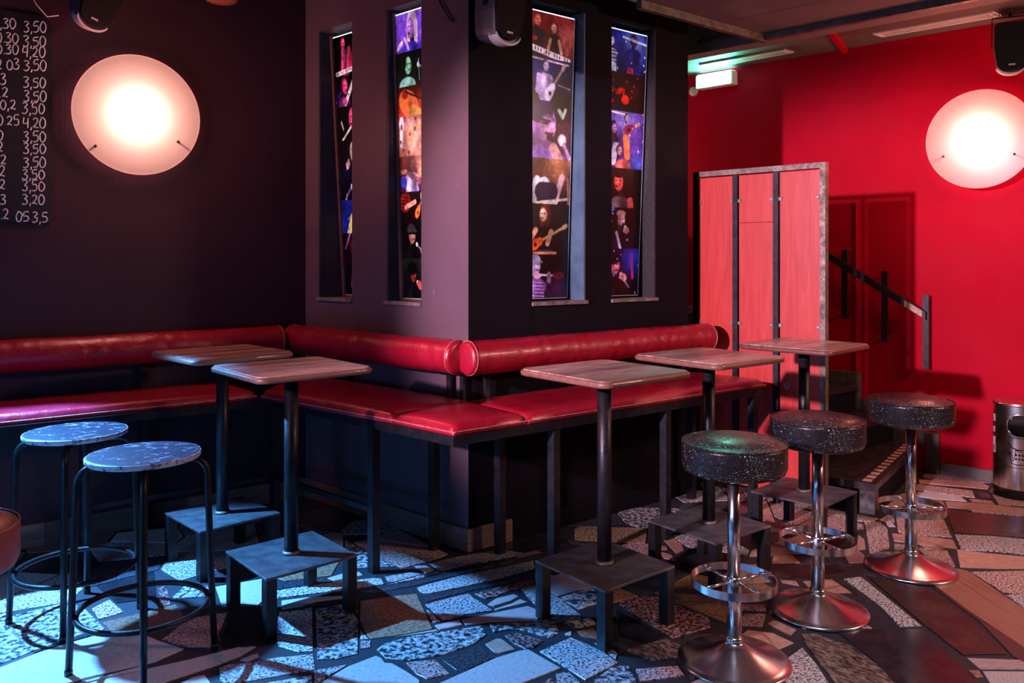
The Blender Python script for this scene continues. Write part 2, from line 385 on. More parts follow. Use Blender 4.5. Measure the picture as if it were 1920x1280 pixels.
# ------------------------------------------------------------------ 2. floor of broken stones
def hull(p):
    p = sorted(set(p)); 
    def half(q):
        h = []
        for a in q:
            while len(h) > 1 and (h[-1][0] - h[-2][0]) * (a[1] - h[-2][1]) - (h[-1][1] - h[-2][1]) * (a[0] - h[-2][0]) <= 0: h.pop()
            h.append(a)
        return h[:-1]
    return half(p) + half(p[::-1])
def area2(p): return sum(p[i][0] * p[(i + 1) % len(p)][1] - p[(i + 1) % len(p)][0] * p[i][1] for i in range(len(p))) / 2
def clip(p, a, b, c):                       # keep a*x + b*y <= c
    out = []
    for i in range(len(p)):
        P, Q = p[i], p[(i + 1) % len(p)]; dp, dq = a * P[0] + b * P[1] - c, a * Q[0] + b * Q[1] - c
        if dp <= 0: out.append(P)
        if (dp < 0 < dq) or (dq < 0 < dp):
            t = dp / (dp - dq); out.append((P[0] + t * (Q[0] - P[0]), P[1] + t * (Q[1] - P[1])))
    return out
def edges(h):                               # outward half planes of a counter-clockwise convex outline
    for i in range(len(h)):
        P, Q = h[i], h[(i + 1) % len(h)]; dx, dy = Q[0] - P[0], Q[1] - P[1]; L = hypot(dx, dy)
        if L < 1e-6: continue
        nx, ny = dy / L, -dx / L; yield nx, ny, nx * P[0] + ny * P[1]
def push_out(cell, h, gap):
    q = cell
    for nx, ny, c in edges(h):
        q = clip(q, nx, ny, c + gap * .5)
        if len(q) < 3: return cell          # no overlap
    if abs(area2(q)) < 1e-5: return cell
    best = []; ba = 0
    for nx, ny, c in edges(h):
        r = clip(cell, -nx, -ny, -(c + gap))
        if len(r) >= 3 and abs(area2(r)) > ba: best, ba = r, abs(area2(r))
    return best
TR = [  # stones traced where they lie: kind, corner places in the photograph
(CG,[(-60,1185),(0,1159),(128,1127),(160,1141),(190,1170),(150,1189),(75,1214),(0,1243),(-80,1270)]),
(PL,[(-80,1277),(0,1250),(78,1220),(130,1204),(180,1190),(258,1183),(300,1201),(345,1215),(290,1239),(215,1256),(150,1272),(60,1298),(-60,1330)]),
(PL,[(60,1312),(150,1283),(283,1251),(360,1234),(455,1210),(481,1211),(450,1229),(405,1246),(362,1260),(310,1277),(220,1330),(80,1360)]),
(PL,[(320,1288),(362,1268),(383,1264),(393,1276),(402,1302),(320,1335)]),
(PL,[(450,1236),(470,1227),(483,1224),(485,1230),(465,1239)]),
(GG,[(411,1251),(430,1244),(470,1241),(520,1231),(587,1225),(591,1253),(530,1264),(480,1273),(430,1280),(413,1276)]),
(CG,[(442,1290),(500,1279),(584,1264),(586,1300),(450,1335)]),
(BK,[(440,1136),(485,1134),(512,1137),(512,1205),(460,1213),(417,1212),(414,1190),(425,1160)]),
(GG,[(524,1147),(560,1143),(585,1138),(587,1219),(560,1221),(522,1210),(518,1180)]),
(PL,[(528,1125),(575,1119),(648,1116),(648,1119),(592,1126),(566,1135),(528,1140)]),
(GG,[(513,1107),(570,1098),(620,1091),(700,1083),(714,1083),(720,1094),(660,1102),(590,1111),(515,1121)]),
(PL,[(614,1083),(640,1075),(673,1071),(680,1077),(660,1082),(627,1087)]),
(GG,[(722,1080),(770,1072),(790,1075),(745,1088),(728,1090)]),
(CG,[(592,1141),(648,1131),(671,1160),(671,1224),(630,1234),(595,1235)]),
(BT,[(675,1126),(740,1116),(781,1112),(811,1178),(750,1189),(696,1196),(687,1187),(675,1160)]),
(PG,[(676,1200),(695,1199),(695,1212),(676,1215)]),
(PL,[(582,1290),(650,1249),(705,1228),(715,1232),(721,1241),(735,1242),(760,1256),(787,1274),(783,1290),(700,1335),(560,1335)]),
(CG,[(707,1216),(718,1206),(770,1191),(850,1180),(903,1172),(912,1188),(888,1206),(830,1226),(765,1237),(724,1233)]),
(CG,[(918,1169),(1000,1164),(1043,1171),(1048,1185),(1030,1194),(988,1182),(955,1178),(926,1184)]),
(PG,[(762,1241),(780,1238),(816,1236),(843,1262),(800,1271),(781,1262)]),
(BB,[(830,1236),(900,1210),(928,1230),(868,1258),(856,1255)]),
(SA,[(910,1206),(930,1196),(940,1196),(966,1216),(935,1223),(926,1221)]),
(PB,[(947,1190),(966,1184),(990,1191),(1018,1200),(1000,1213),(985,1215),(962,1204)]),
(PL,[(812,1285),(870,1259),(930,1232),(973,1219),(990,1216),(1051,1251),(1020,1264),(975,1281),(900,1308),(822,1335)]),
(GG,[(1012,1220),(1070,1194),(1125,1216),(1158,1241),(1097,1273),(1061,1250)]),
(PL,[(1059,1186),(1071,1182),(1071,1190),(1061,1190)]),
(GG,[(798,1132),(850,1118),(878,1112),(923,1143),(880,1149),(831,1162),(813,1146)]),
(GG,[(800,1142),(810,1149),(825,1163),(813,1166),(805,1155)]),
(SP,[(815,1171),(860,1161),(867,1170),(824,1179)]),
(SP,[(866,1161),(900,1153),(990,1135),(1012,1144),(1008,1162),(980,1162),(920,1164),(873,1171)]),
(SP,[(914,1132),(930,1121),(963,1113),(973,1117),(958,1125),(926,1135)]),
(SP,[(927,1141),(960,1130),(975,1122),(989,1128),(960,1135),(931,1142)]),
(PB,[(890,1112),(950,1096),(1000,1086),(1002,1098),(960,1105),(930,1117),(911,1121)]),
(BB,[(797,1119),(870,1103),(940,1091),(998,1073),(1000,1083),(940,1094),(878,1107),(799,1127)]),
(GG,[(782,1101),(800,1095),(860,1079),(950,1061),(1000,1050),(1004,1063),(940,1082),(880,1096),(800,1112),(789,1109)]),
(BB,[(677,1108),(720,1101),(800,1087),(860,1071),(950,1051),(1028,1032),(1036,1037),(950,1058),(870,1075),(780,1096),(700,1111)]),
(GG,[(804,1055),(850,1044),(940,1029),(983,1036),(940,1046),(880,1057),(827,1069)]),
(PL,[(777,1060),(798,1059),(813,1067),(797,1073)]),
(PG,[(662,1017),(750,993),(840,1038),(803,1051),(753,1064),(706,1042)]),
(YT,[(1077,991),(1086,986),(1213,989),(1211,1017),(1077,1011)]),
(SA,[(964,1040),(1005,1031),(1018,1035),(975,1046)]),
(SA,[(1237,994),(1246,994),(1279,1020),(1282,1031),(1268,1036),(1237,1003)]),
(SA,[(1237,1022),(1250,1024),(1251,1029),(1237,1029)]),
(SA,[(1237,1033),(1258,1039),(1266,1049),(1245,1045)]),
(GG,[(977,1103),(1003,1096),(1020,1106),(1050,1121),(1088,1151),(1030,1152),(1001,1130)]),
(VM,[(1047,1120),(1080,1109),(1110,1101),(1127,1115),(1126,1128),(1085,1141),(1071,1132)]),
(VM,[(1057,1165),(1110,1156),(1117,1168),(1077,1177)]),
(BT,[(1082,1182),(1110,1177),(1130,1190),(1125,1197),(1091,1192)]),
(PB,[(1160,1128),(1200,1117),(1238,1118),(1262,1131),(1328,1156),(1333,1174),(1260,1195),(1200,1158),(1163,1135)]),
(BK,[(1157,1142),(1246,1191),(1220,1208),(1162,1191)]),
(GB,[(1172,1217),(1249,1196),(1288,1214),(1268,1231),(1222,1237)]),
(PG,[(1192,1253),(1270,1247),(1283,1265),(1201,1276)]),
(CG,[(1107,1279),(1150,1247),(1178,1247),(1193,1275),(1188,1325),(1080,1325)]),
(GG,[(1042,1262),(1065,1258),(1088,1278),(1078,1293),(1046,1289)]),
(PB,[(1000,1292),(1030,1270),(1058,1281),(1058,1315)]),
(PG,[(1380,1149),(1436,1150),(1429,1174),(1380,1171)]),
(PG,[(1380,1131),(1437,1131),(1437,1145),(1380,1142)]),
(SA,[(1387,1191),(1402,1180),(1450,1186),(1488,1204),(1455,1218),(1387,1203)]),
(SA,[(1438,1168),(1451,1161),(1493,1179),(1482,1190)]),
(GG,[(1470,1237),(1504,1213),(1528,1240),(1558,1285),(1543,1325),(1490,1325),(1472,1275)]),
(GB,[(1503,1187),(1530,1187),(1598,1211),(1648,1246),(1688,1290),(1640,1335),(1582,1300),(1532,1235),(1511,1206)]),
(SA,[(1506,1089),(1560,1085),(1596,1110),(1550,1111),(1522,1107)]),
(GG,[(1582,1084),(1614,1080),(1728,1172),(1687,1173),(1651,1135)]),
(BK,[(1565,1179),(1728,1178),(1858,1300),(1800,1335),(1702,1310),(1642,1240),(1600,1206)]),
(DR,[(1625,1078),(1650,1085),(1735,1100),(1827,1166),(1887,1224),(1805,1226),(1737,1173)]),
(DS,[(1748,1099),(1770,1112),(1958,1237),(1958,1262),(1900,1229),(1835,1162)]),
(SS,[(1748,1093),(1790,1064),(1815,1069),(1960,1167),(1960,1238),(1850,1168)]),
(PG,[(1820,1071),(1920,1069),(1975,1071),(1975,1120),(1882,1110)]),
(GG,[(1885,1114),(1965,1113),(1965,1167),(1936,1149)]),
(SP,[(1813,1232),(1925,1236),(1960,1238),(1960,1254),(1838,1253)]),
(PL,[(1842,1257),(1960,1258),(1960,1300),(1870,1300)]),
(SA,[(1794,1029),(1850,1036),(1955,1046),(1955,1065),(1870,1065),(1800,1062)]),
(GG,[(1790,1001),(1860,1004),(1955,1013),(1955,1043),(1870,1033),(1802,1029)]),
(DS,[(1773,956),(1850,962),(1955,971),(1955,1010),(1789,996)]),
(PG,[(1678,958),(1766,965),(1785,1006),(1700,1001),(1684,995)]),
(SA,[(1673,999),(1720,1003),(1787,1011),(1795,1028),(1740,1021),(1676,1013)]),
(PG,[(1621,977),(1650,978),(1664,990),(1668,1027),(1631,1036)]),
(PL,[(1660,977),(1673,978),(1679,986),(1666,986)]),
(PG,[(1677,1018),(1700,1021),(1710,1030),(1676,1030)]),
(PG,[(1719,1026),(1776,1031),(1790,1058),(1740,1045)]),
(SA,[(1609,1001),(1621,1011),(1623,1028),(1607,1030)]),
(SA,[(1582,1034),(1610,1031),(1621,1040),(1619,1053),(1592,1054)]),
(SA,[(1722,898),(1840,904),(1856,911),(1853,916),(1800,911),(1724,905)]),
(PG,[(1720,907),(1823,919),(1828,932),(1717,918)]),
(PL,[(1722,921),(1800,929),(1813,939),(1760,935),(1717,929)]),
(BK,[(1830,920),(1855,925),(1861,934),(1836,933)]),
(PG,[(1860,926),(1880,928),(1955,941),(1955,950),(1873,945)]),
(PG,[(1818,934),(1860,938),(1864,944),(1822,940)]),
(SA,[(1772,939),(1850,944),(1955,956),(1955,967),(1777,950)]),
(SA,[(1424,938),(1437,938),(1453,976),(1424,975)]),
(SA,[(1450,1041),(1485,1039),(1501,1054),(1448,1055)]),
(DR,[(1447,1061),(1570,1057),(1588,1075),(1520,1082),(1452,1078)]),
(BT,[(1387,1096),(1430,1092),(1449,1101),(1443,1111),(1390,1114)]),
(SA,[(1462,1086),(1493,1088),(1499,1097),(1467,1091)]),
(GG,[(155,1171),(165,1152),(196,1176),(186,1186)]),
(PG,[(172,1140),(205,1123),(232,1146),(186,1160)]),
(PB,[(296,1100),(312,1098),(320,1132),(300,1137)]),
(CG,[(324,1118),(345,1098),(400,1100),(405,1115),(330,1122)]),
]
stones = []                                 # (area seen, outline, kind)
traced = []
for kind, pts in TR:
    q = [px(*p) for p in pts]
    if area2(q) < 0: q.reverse()
    traced.append(hull(q)); stones.append((q, kind))
obst = [hull([W(-.0, 0), W(PR, 0), W(PR, 3), W(-.0, 3)]), hull([W(-6, LW), W(.1, LW), W(.1, 3), W(-6, 3)]),
        hull([W(RW, -7), W(4.2, -7), W(4.2, 4), W(RW, 4)]), hull([W(2.02, -.99), W(3.34, -.70), W(3.34, 4), W(2.02, 4)])]
rnd = random.Random(21); G = .27; seeds = {}
for i in range(-14, 16):
    for j in range(-14, 10):
        a = -.35
        gx, gy = i * G * 1.5, j * G
        seeds[i, j] = (gx * cos(a) - gy * sin(a) + rnd.uniform(-.42, .42) * G, gx * sin(a) + gy * cos(a) + rnd.uniform(-.42, .42) * G)
camw = cam2w(0, 0)
def infront(x, y):
    X = (x - camw[0]) * cos(AU) - (y - camw[1]) * sin(AU); Y = (x - camw[0]) * sin(AU) + (y - camw[1]) * cos(AU)
    return X, Y
fill = []
for (i, j), s in seeds.items():
    X, Y = infront(*s)
    if Y < 2.2 or abs(X) > Y * .70 + .5: continue
    u, v = w2uv(*s)
    if v > LW or u > RW or (u > 0 and v > 0 and u < PR): continue
    cell = [(s[0] - 1, s[1] - 1), (s[0] + 1, s[1] - 1), (s[0] + 1, s[1] + 1), (s[0] - 1, s[1] + 1)]
    for di in range(-3, 4):
        for dj in range(-3, 4):
            o = seeds.get((i + di, j + dj))
            if not o or (di == 0 and dj == 0): continue
            nx, ny = o[0] - s[0], o[1] - s[1]; L = hypot(nx, ny); nx /= L; ny /= L
            cell = clip(cell, nx, ny, nx * (s[0] + o[0]) / 2 + ny * (s[1] + o[1]) / 2 - .006)
            if len(cell) < 3: break
        if len(cell) < 3: break
    for h in traced + obst:
        if len(cell) < 3: break
        c = (sum(p[0] for p in cell) / len(cell), sum(p[1] for p in cell) / len(cell))
        if hypot(h[0][0] - c[0], h[0][1] - c[1]) > 3 and h not in obst: continue
        cell = push_out(cell, h, .010)
    if len(cell) < 3 or abs(area2(cell)) < .0012: continue
    if area2(cell) < 0: cell.reverse()
    r = rnd.random(); right = X > .25 * Y
    kind = rnd.choice([SA, PG, PG, SA, GG, DS, BK, BT, PB, SP, BB, DR]) if right else rnd.choice([GG, CG, BB, PG, BT, BK, GG, PL, PB, BT, SP, BB])
    fill.append((abs(area2(cell)) / max(Y, 1) ** 3, cell, kind))
fill.sort(key=lambda q: -q[0])
keep = 298 - len(stones)
stones += [(c, k) for _, c, k in fill[:keep]]
for q, kind in stones:
    n = len(q); d = []
    for p in q:
        if not d or hypot(p[0] - d[-1][0], p[1] - d[-1][1]) > .006: d.append(p)
    if len(d) < 3: continue
    c = (sum(p[0] for p in d) / len(d), sum(p[1] for p in d) / len(d))
    MB().prism(d, -.03, rnd.uniform(-.0012, -.0003), .0012).build('paving_stone', STONES[kind], fl_)
if fill[keep:]:
    m = MB()
    for _, c, k in fill[keep:]: m.prism(c, -.03, -.001)
    tag(m.build('small_paving_stones', STONES[BT], fl_), kind='stuff')

# ------------------------------------------------------------------ 3. corner bench
D = .53; SZ = .737
bench = empty('corner_bench', (*W(-.3, -.3), 0))
bi = Vector(bench.location)
def bpart(m, name, mat, par=None):
    o = m.build(name, mat, par or bench)
    if par is None: o.location = -bi
    return o
m = MB()                                     # angle-iron seat rail
m.uv(-D - .005, -D + .03, -D - .005, LW - D - .02, SZ - .042, SZ); m.uv(-D + .03, 1.70, -D - .005, -D + .03, SZ - .042, SZ)
m.uv(-5.2, -D + .03, LW - D - .02, LW - D + .015, SZ - .042, SZ)
m.uv(-.05, -.015, -.02, LW - D, SZ - .042, SZ); m.uv(-.05, 1.70, -.05, -.015, SZ - .042, SZ); m.uv(-5.2, -.05, LW - .06, LW - .02, SZ - .042, SZ)
for u in (-.15, .6, 1.66): m.uv(u, u + .035, -D + .03, -.05, SZ - .04, SZ - .002)
for v in (-.12, .5, .9): m.uv(-D + .03, -.05, v, v + .035, SZ - .04, SZ - .002)
bpart(m, 'seat_rail', 'black_steel')
def leg(u, v): bpart(MB().uv(u - .02, u + .02, v - .02, v + .02, 0, SZ - .043), 'leg', 'black_steel')
for u, v in ((-D + .02, .05), (-.105, .13), (.09, -.125), (.06, -D + .02), (-D + .02, LW - D - .02), (.85, -D + .02), (1.62, -D + .02), (1.62, -.1),
             (-1.45, LW - D), (-2.4, LW - D), (-1.0, LW - .08)): leg(u, v)
bpart(MB().uv(-D + .008, -D + .028, .072, LW - D - .045, .285, .31), 'foot_rail', 'black_steel')
bpart(MB().uv(-1.425, -D - .02, LW - D - .01, LW - D + .01, .285, .31), 'foot_rail', 'black_steel')
for (u0, v0, u1, v1) in ((-.045, .08, -.03, .11), (-.045, -.015, -.03, .01), (-.045, .95, -.03, .98), (.07, -.045, .10, -.03), (.9, -.045, .93, -.03), (1.6, -.045, 1.63, -.03)):
    bpart(MB().uv(u0, u1, v0, v1, SZ, .96), 'back_post', 'black_steel')
for u in (-1.0, -2.2): bpart(MB().uv(u, u + .03, LW - .045, LW - .03, SZ, .96), 'back_post', 'black_steel')
def cushion(P, ku, kv, h=.047, puff=.019, seed=1, r=.042):
    """soft slab on the outline P(s,t), s,t in 0..1; ku,kv lengths in metres"""
    def stops(L):
        e = [0, .25, .5, .75, 1]; a = [r * q / L for q in e]
        n = max(6, int(L / .07)); mid = [r / L + (1 - 2 * r / L) * k / n for k in range(1, n)]
        return a + mid + [1 - q for q in reversed(a)]
    S, T = stops(ku), stops(kv); vs = []; rr = random.Random(seed); ph = [rr.uniform(0, 6) for _ in range(6)]
    for s in S:
        for t in T:
            es = min(s, 1 - s) * ku / r; et = min(t, 1 - t) * kv / r
            e = 1 - min(1, hypot(max(0, 1 - es), max(0, 1 - et)))
            z = SZ + h * (.30 + .70 * sqrt(max(0, 1 - (1 - e) ** 2)))
            b = (sin(pi * s) * sin(pi * t)) ** .45
            z += puff * b + .0016 * b * (sin(s * ku * 21 + ph[0]) + sin(t * kv * 27 + ph[1] + s * 6))
            x, y = P(s, t); vs.append((x, y, z))
    nT = len(T); nS = len(S); fs = [(i * nT + j, (i + 1) * nT + j, (i + 1) * nT + j + 1, i * nT + j + 1) for i in range(nS - 1) for j in range(nT - 1)]
    rim = [i * nT for i in range(nS)] + [(nS - 1) * nT + j for j in range(1, nT)] + [i * nT + nT - 1 for i in range(nS - 2, -1, -1)] + [j for j in range(nT - 2, 0, -1)]
    k = len(vs); vs += [(vs[i][0], vs[i][1], SZ) for i in rim]; n = len(rim)
    fs += [(rim[i], rim[(i + 1) % n], k + (i + 1) % n, k + i) for i in range(n)] + [tuple(range(k, k + n))]
    m = MB(); m.add(vs, fs, True); o = bpart(m, 'seat_cushion', 'red_leather')
    ring = []
    for i in rim[::1]:
        ring.append((vs[i][0], vs[i][1], vs[i][2] + .003))
    q = MB().tube(ring, .0035, 6, closed=True); q.build('piping', 'piping_red', o)
    return o
def quad(a, b, c, d): return lambda s, t: tuple((a[k] * (1 - s) + b[k] * s) * (1 - t) + (d[k] * (1 - s) + c[k] * s) * t for k in (0, 1))
cushion(quad(W(-5.2, LW - D), W(-.60, LW - D), W(-.55, LW - .02), W(-5.2, LW - .02)), 4.6, D, seed=2)
cushion(quad(W(-D, -.115), W(-.02, -.075), W(-.02, LW - .02), W(-.59, LW - D - .02 + .0)), D, 1.3, seed=3)
cushion(quad(W(-D, -D), W(-.125, -D), W(-.055, -.03), W(-D, -.12)), .42, .44, seed=4)
cushion(quad(W(-.12, -D), W(1.72, -D), W(1.72, -.02), W(-.045, -.02)), 1.84, D, seed=5)
def bolster(a, b, r=.087, z=1.012, seed=1):
    A, B = Vector((*a, z)), Vector((*b, z)); L = (B - A).length; d = (B - A) / L; n = max(30, int(L / .022)); seg = 28
    side = Vector((-d.y, d.x, 0)); rr = random.Random(seed); vs = []; wr = [(rr.uniform(0, L), rr.uniform(.004, .010), rr.uniform(.002, .006), rr.uniform(0, 2 * pi)) for _ in range(int(L * 34))]
    ss = [0, .004, .012, .024] + [.03 + (L - .06) * k / n for k in range(n + 1)] + [L - .024, L - .012, L - .004, L]
    for x in ss:
        e = min(x, L - x); q = r * (.80 + .20 * sqrt(max(0, 1 - (1 - min(1, e / .024)) ** 2))) 
        for k in range(seg):
            a_ = 2 * pi * k / seg; w = 0
            for (c, wd_, am, ph) in wr:
                g = (x - c - .02 * sin(a_ + ph)) / wd_
                if abs(g) < 3: w -= am * math.exp(-g * g) * (.5 + .5 * cos(a_ - ph))
            w += .0016 * sin(x * 9 + seed) * cos(a_)
            vs.append(A + d * x + (Vector((0, 0, 1)) * cos(a_) + side * sin(a_)) * (q + w))
    fs = [(i * seg + k, i * seg + (k + 1) % seg, (i + 1) * seg + (k + 1) % seg, (i + 1) * seg + k) for i in range(len(ss) - 1) for k in range(seg)]
    c0 = len(vs); vs += [A - d * .012, B + d * .012]
    fs += [(c0, (k + 1) % seg, k) for k in range(seg)] + [(c0 + 1, (len(ss) - 1) * seg + k, (len(ss) - 1) * seg + (k + 1) % seg) for k in range(seg)]
    o = bpart(MB().add(vs, fs, True), 'back_bolster', 'red_leather')
    for x in (.022, L - .022):
        ring = [A + d * x + (Vector((0, 0, 1)) * cos(2 * pi * k / 28) + side * sin(2 * pi * k / 28)) * r for k in range(28)]
        MB().tube(ring, .0028, 5, closed=True).build('piping', 'piping_red', o)
bolster(W(-5.2, LW - .10), W(-.21, LW - .10), seed=1)
bolster(W(-.115, LW - .05), W(-.115, -.075), seed=2)
bolster(W(-.125, -.12), W(1.765, -.115), seed=3)
tag(bench, 'long black steel corner bench with red leather cushions wrapping the dark block', 'bench')

# ------------------------------------------------------------------ 4. bar tables
def rrect(a, r, n=6):
    p = []
    for sx, sy, a0 in ((1, 1, 0), (-1, 1, 90), (-1, -1, 180), (1, -1, 270)):
        for k in range(n + 1):
            t = radians(a0 + 90 * k / n); p.append((sx * (a - r) + r * cos(t), sy * (a - r) + r * sin(t)))
    return p
def bar_table(label):
    root = empty('bar_table'); tag(root, label, 'table', 'bar tables beside the corner bench')
    a = .262; out = rrect(a, .045); zt = 1.045
    m = MB(); n = len(out)                   # slab with a rounded edge, its staves inlaid on top
    prof = [(-.012, -.030), (-.003, -.027), (0, -.020), (0, -.012), (-.003, -.0055), (-.010, -.0035)]
    vs = []
    for off, z in prof:
        k = (a + off) / a; vs += [(p[0] * k, p[1] * k, zt + z) for p in out]
    fs = [(i * n + j, i * n + (j + 1) % n, (i + 1) * n + (j + 1) % n, (i + 1) * n + j) for i in range(len(prof) - 1) for j in range(n)]
    fs += [tuple(range(n - 1, -1, -1)), tuple(range((len(prof) - 1) * n, len(prof) * n))]
    top = MB().add(vs, fs, True).build('tabletop', 'table_edge', root)
    inn = [(p[0] * (a - .009) / a, p[1] * (a - .009) / a) for p in out]
    N = 7; w = 2 * (a - .009) / N
    for k in range(N):
        y0 = -(a - .009) + k * w; q = clip(clip(inn, 0, 1, y0 + w - .0004), 0, -1, -(y0 + .0004))
        MB().prism(q, zt - .0045, zt, .0008).build('stave', 'table_wood', top)
    MB().tube([(0, 0, .238), (0, 0, 1.012)], .030, 28).build('pole', 'black_steel', root)
    MB().lathe([(.030, .238), (.040, .240), (.038, .246), (.031, .252)], 28).build('weld', 'raw_steel', root)
    MB().box(-.09, .09, -.09, .09, 1.007, 1.0148).build('top_bracket', 'black_steel', root)
    b = .205
    MB().box(-b, b, -b, b, .228, .238, .0015).build('base_plate', 'plate_steel', root)
    h = .045
    for sx in (-1, 1):
        for sy in (-1, 1):
            x, y = sx * (b - h / 2 - .001), sy * (b - h / 2 - .001)
            MB().box(x - h / 2, x + h / 2, y - h / 2, y + h / 2, 0, .2278, .002).build('leg', 'black_steel', root)
    return root
TB = [(-1.45, 4.06, 45, 'back left bar table with a brown striped top, standing against the left bench'),
      (-.953, 3.50, 41, 'bar table lit blue in front of the bench, behind the two black stools'),
      (.386, 3.385, 39, 'bar table just right of the dark corner, its black base empty beside it'),
      (.948, 3.905, 37.5, 'bar table against the right bench, second from the red screen'),
      (1.600, 4.44, 44, 'reddish bar table standing directly before the red panelled screen')]
t0 = None
for X, Y, ang, lb in TB:
    if t0 is None: o = t0 = bar_table(lb)
    else: o = copy_tree(t0); o['label'] = lb
    o.location = (*cam2w(X, Y), 0); o.rotation_euler.z = radians(ang) - AU

# ------------------------------------------------------------------ 5. chrome bar stools
def bar_stool(label, group='padded chrome bar stools'):
    root = empty('bar_stool'); tag(root, label, 'stool', group)
    R = .193
    prof = [(.0001, .708), (R - .03, .706), (R - .008, .715), (R, .735), (R, .805)]
    prof += [(R - .012 + .012 * cos(radians(q)), .808 + .012 * sin(radians(q))) for q in (0, 30, 60, 90)]
    prof += [(R - .016, .8185), (R * .8, .832), (R * .5, .841), (R * .2, .844), (.0001, .845)]
    st = MB().lathe(prof, 64).build('seat', 'croc_vinyl', root)
    MB().tube([(R * .985 * cos(2 * pi * k / 64), R * .985 * sin(2 * pi * k / 64), .8195) for k in range(64)], .0035, 6, closed=True).build('piping', 'croc_vinyl', st)
    MB().tube([(0, 0, .695), (0, 0, .71)], .075, 32).build('seat_mount', 'black_steel', root)
    MB().tube([(0, 0, .30), (0, 0, .70)], .0235, 32).build('column', 'chrome', root)
    MB().lathe([(.028, .075), (.028, .31), (.0235, .318)], 32).build('column_sleeve', 'chrome', root)
    r = .157; m = MB(); n = 64; vs = []
    cs = ((r, .284), (r, .312), (r - .004, .312), (r - .004, .284))
    for i in range(4):
        vs = [(q * cos(2 * pi * k / n), q * sin(2 * pi * k / n), z) for q, z in (cs[i], cs[(i + 1) % 4]) for k in range(n)]
        m.add(vs, [(k, (k + 1) % n, n + (k + 1) % n, n + k) for k in range(n)], True)
    fr = m.build('foot_ring', 'chrome', root)
    for k in range(4):
        a = radians(20 + 90 * k); MB().tube([(.026 * cos(a), .026 * sin(a), .298), ((r - .002) * cos(a), (r - .002) * sin(a), .298)], .0055, 12).build('spoke', 'chrome', fr)
        MB().lathe([(.0001, .289), (.009, .291), (.011, .298), (.009, .305), (.0001, .307)], 12, (.14 * cos(a), .14 * sin(a))) .build('spoke_cap', 'chrome', fr)
    b = .208
    prof = [(b, .0), (b, .006), (b - .004, .010), (b * .85, .016), (b * .6, .030), (b * .38, .048), (b * .24, .064), (.038, .072), (.030, .078), (.034, .083), (.034, .090), (.028, .096)]
    MB().lathe(prof, 72).build('base', 'chrome', root)
    return root
s0 = bar_stool('nearest chrome bar stool with black crocodile vinyl seat catching green light')
s0.location = (*cam2w(.832, 3.04), 0); s0.rotation_euler.z = radians(8) - AU
for X, Y, a, lb in ((1.312, 3.48, 4, 'middle chrome bar stool of the row of three, black vinyl seat glinting red'),
                    (1.944, 3.95, -25, 'farthest chrome bar stool, black vinyl seat, beside the black step')):
    o = copy_tree(s0); o['label'] = lb; o.location = (*cam2w(X, Y), 0); o.rotation_euler.z = radians(a) - AU
o = copy_tree(s0); o['label'] = 'stool with a reddish brown padded seat cut off by the left edge'
o.location = (*cam2w(-1.462, 2.04), 0)
for c in children(o):
    if c.name.startswith('seat') and 'mount' not in c.name:
        c.data = c.data.copy(); c.data.materials[0] = MATS['brown_leather']
        for g in children(c): g.data = g.data.copy(); g.data.materials[0] = MATS['brown_leather']

# ------------------------------------------------------------------ 6. black tube stools
def tube_stool(label):
    root = empty('tube_stool'); tag(root, label, 'stool', 'black tube stools with wooden seats')
    MB().lathe([(.0001, .757), (.19, .757), (.198, .760)], 56).build('seat_underside', 'black_steel', root)
    se = MB().lathe([(.198, .760), (.201, .765), (.201, .776), (.198, .7795)], 56).build('seat_rim', 'scuffed_rim', root)
    MB().lathe([(.197, .775), (.196, .7800), (.19, .7808), (.0001, .7812)], 56).build('seat', 'scuffed_seat', root)
    for k in range(4):
        a = radians(24 + 90 * k); c, s = cos(a), sin(a); p = [(.02 * c, .02 * s, .744), (.165 * c, .165 * s, .744)]
        for q in range(1, 8):
            t = radians(90 * q / 7); rr = .165 + .058 * sin(t); p.append((rr * c, rr * s, .744 - .065 * (1 - cos(t))))
        p += [(.226 * c, .226 * s, .6), (.236 * c, .236 * s, .3), (.248 * c, .248 * s, .012)]
        lg = MB().tube(p, .0125, 14).build('leg', 'black_steel', root)
        MB().lathe([(.0145, 0), (.0145, .016), (.0125, .02)], 14, (.2485 * c, .2485 * s)).build('foot_cap', 'black_plastic', lg)
    MB().tube([(.226 * cos(2 * pi * k / 64), .226 * sin(2 * pi * k / 64), .205) for k in range(64)], .0105, 12, closed=True).build('foot_ring', 'black_steel', root)
    return root
s1 = tube_stool('nearer black tube stool with scuffed round wooden seat and foot ring')
s1.location = (*cam2w(-1.378, 3.035), 0); s1.rotation_euler.z = -AU
s2 = copy_tree(s1); s2['label'] = 'black tube stool with scuffed seat, standing behind and left of the nearer one'
s2.location = (*cam2w(-1.845, 3.43), 0); s2.rotation_euler.z = radians(-6) - AU

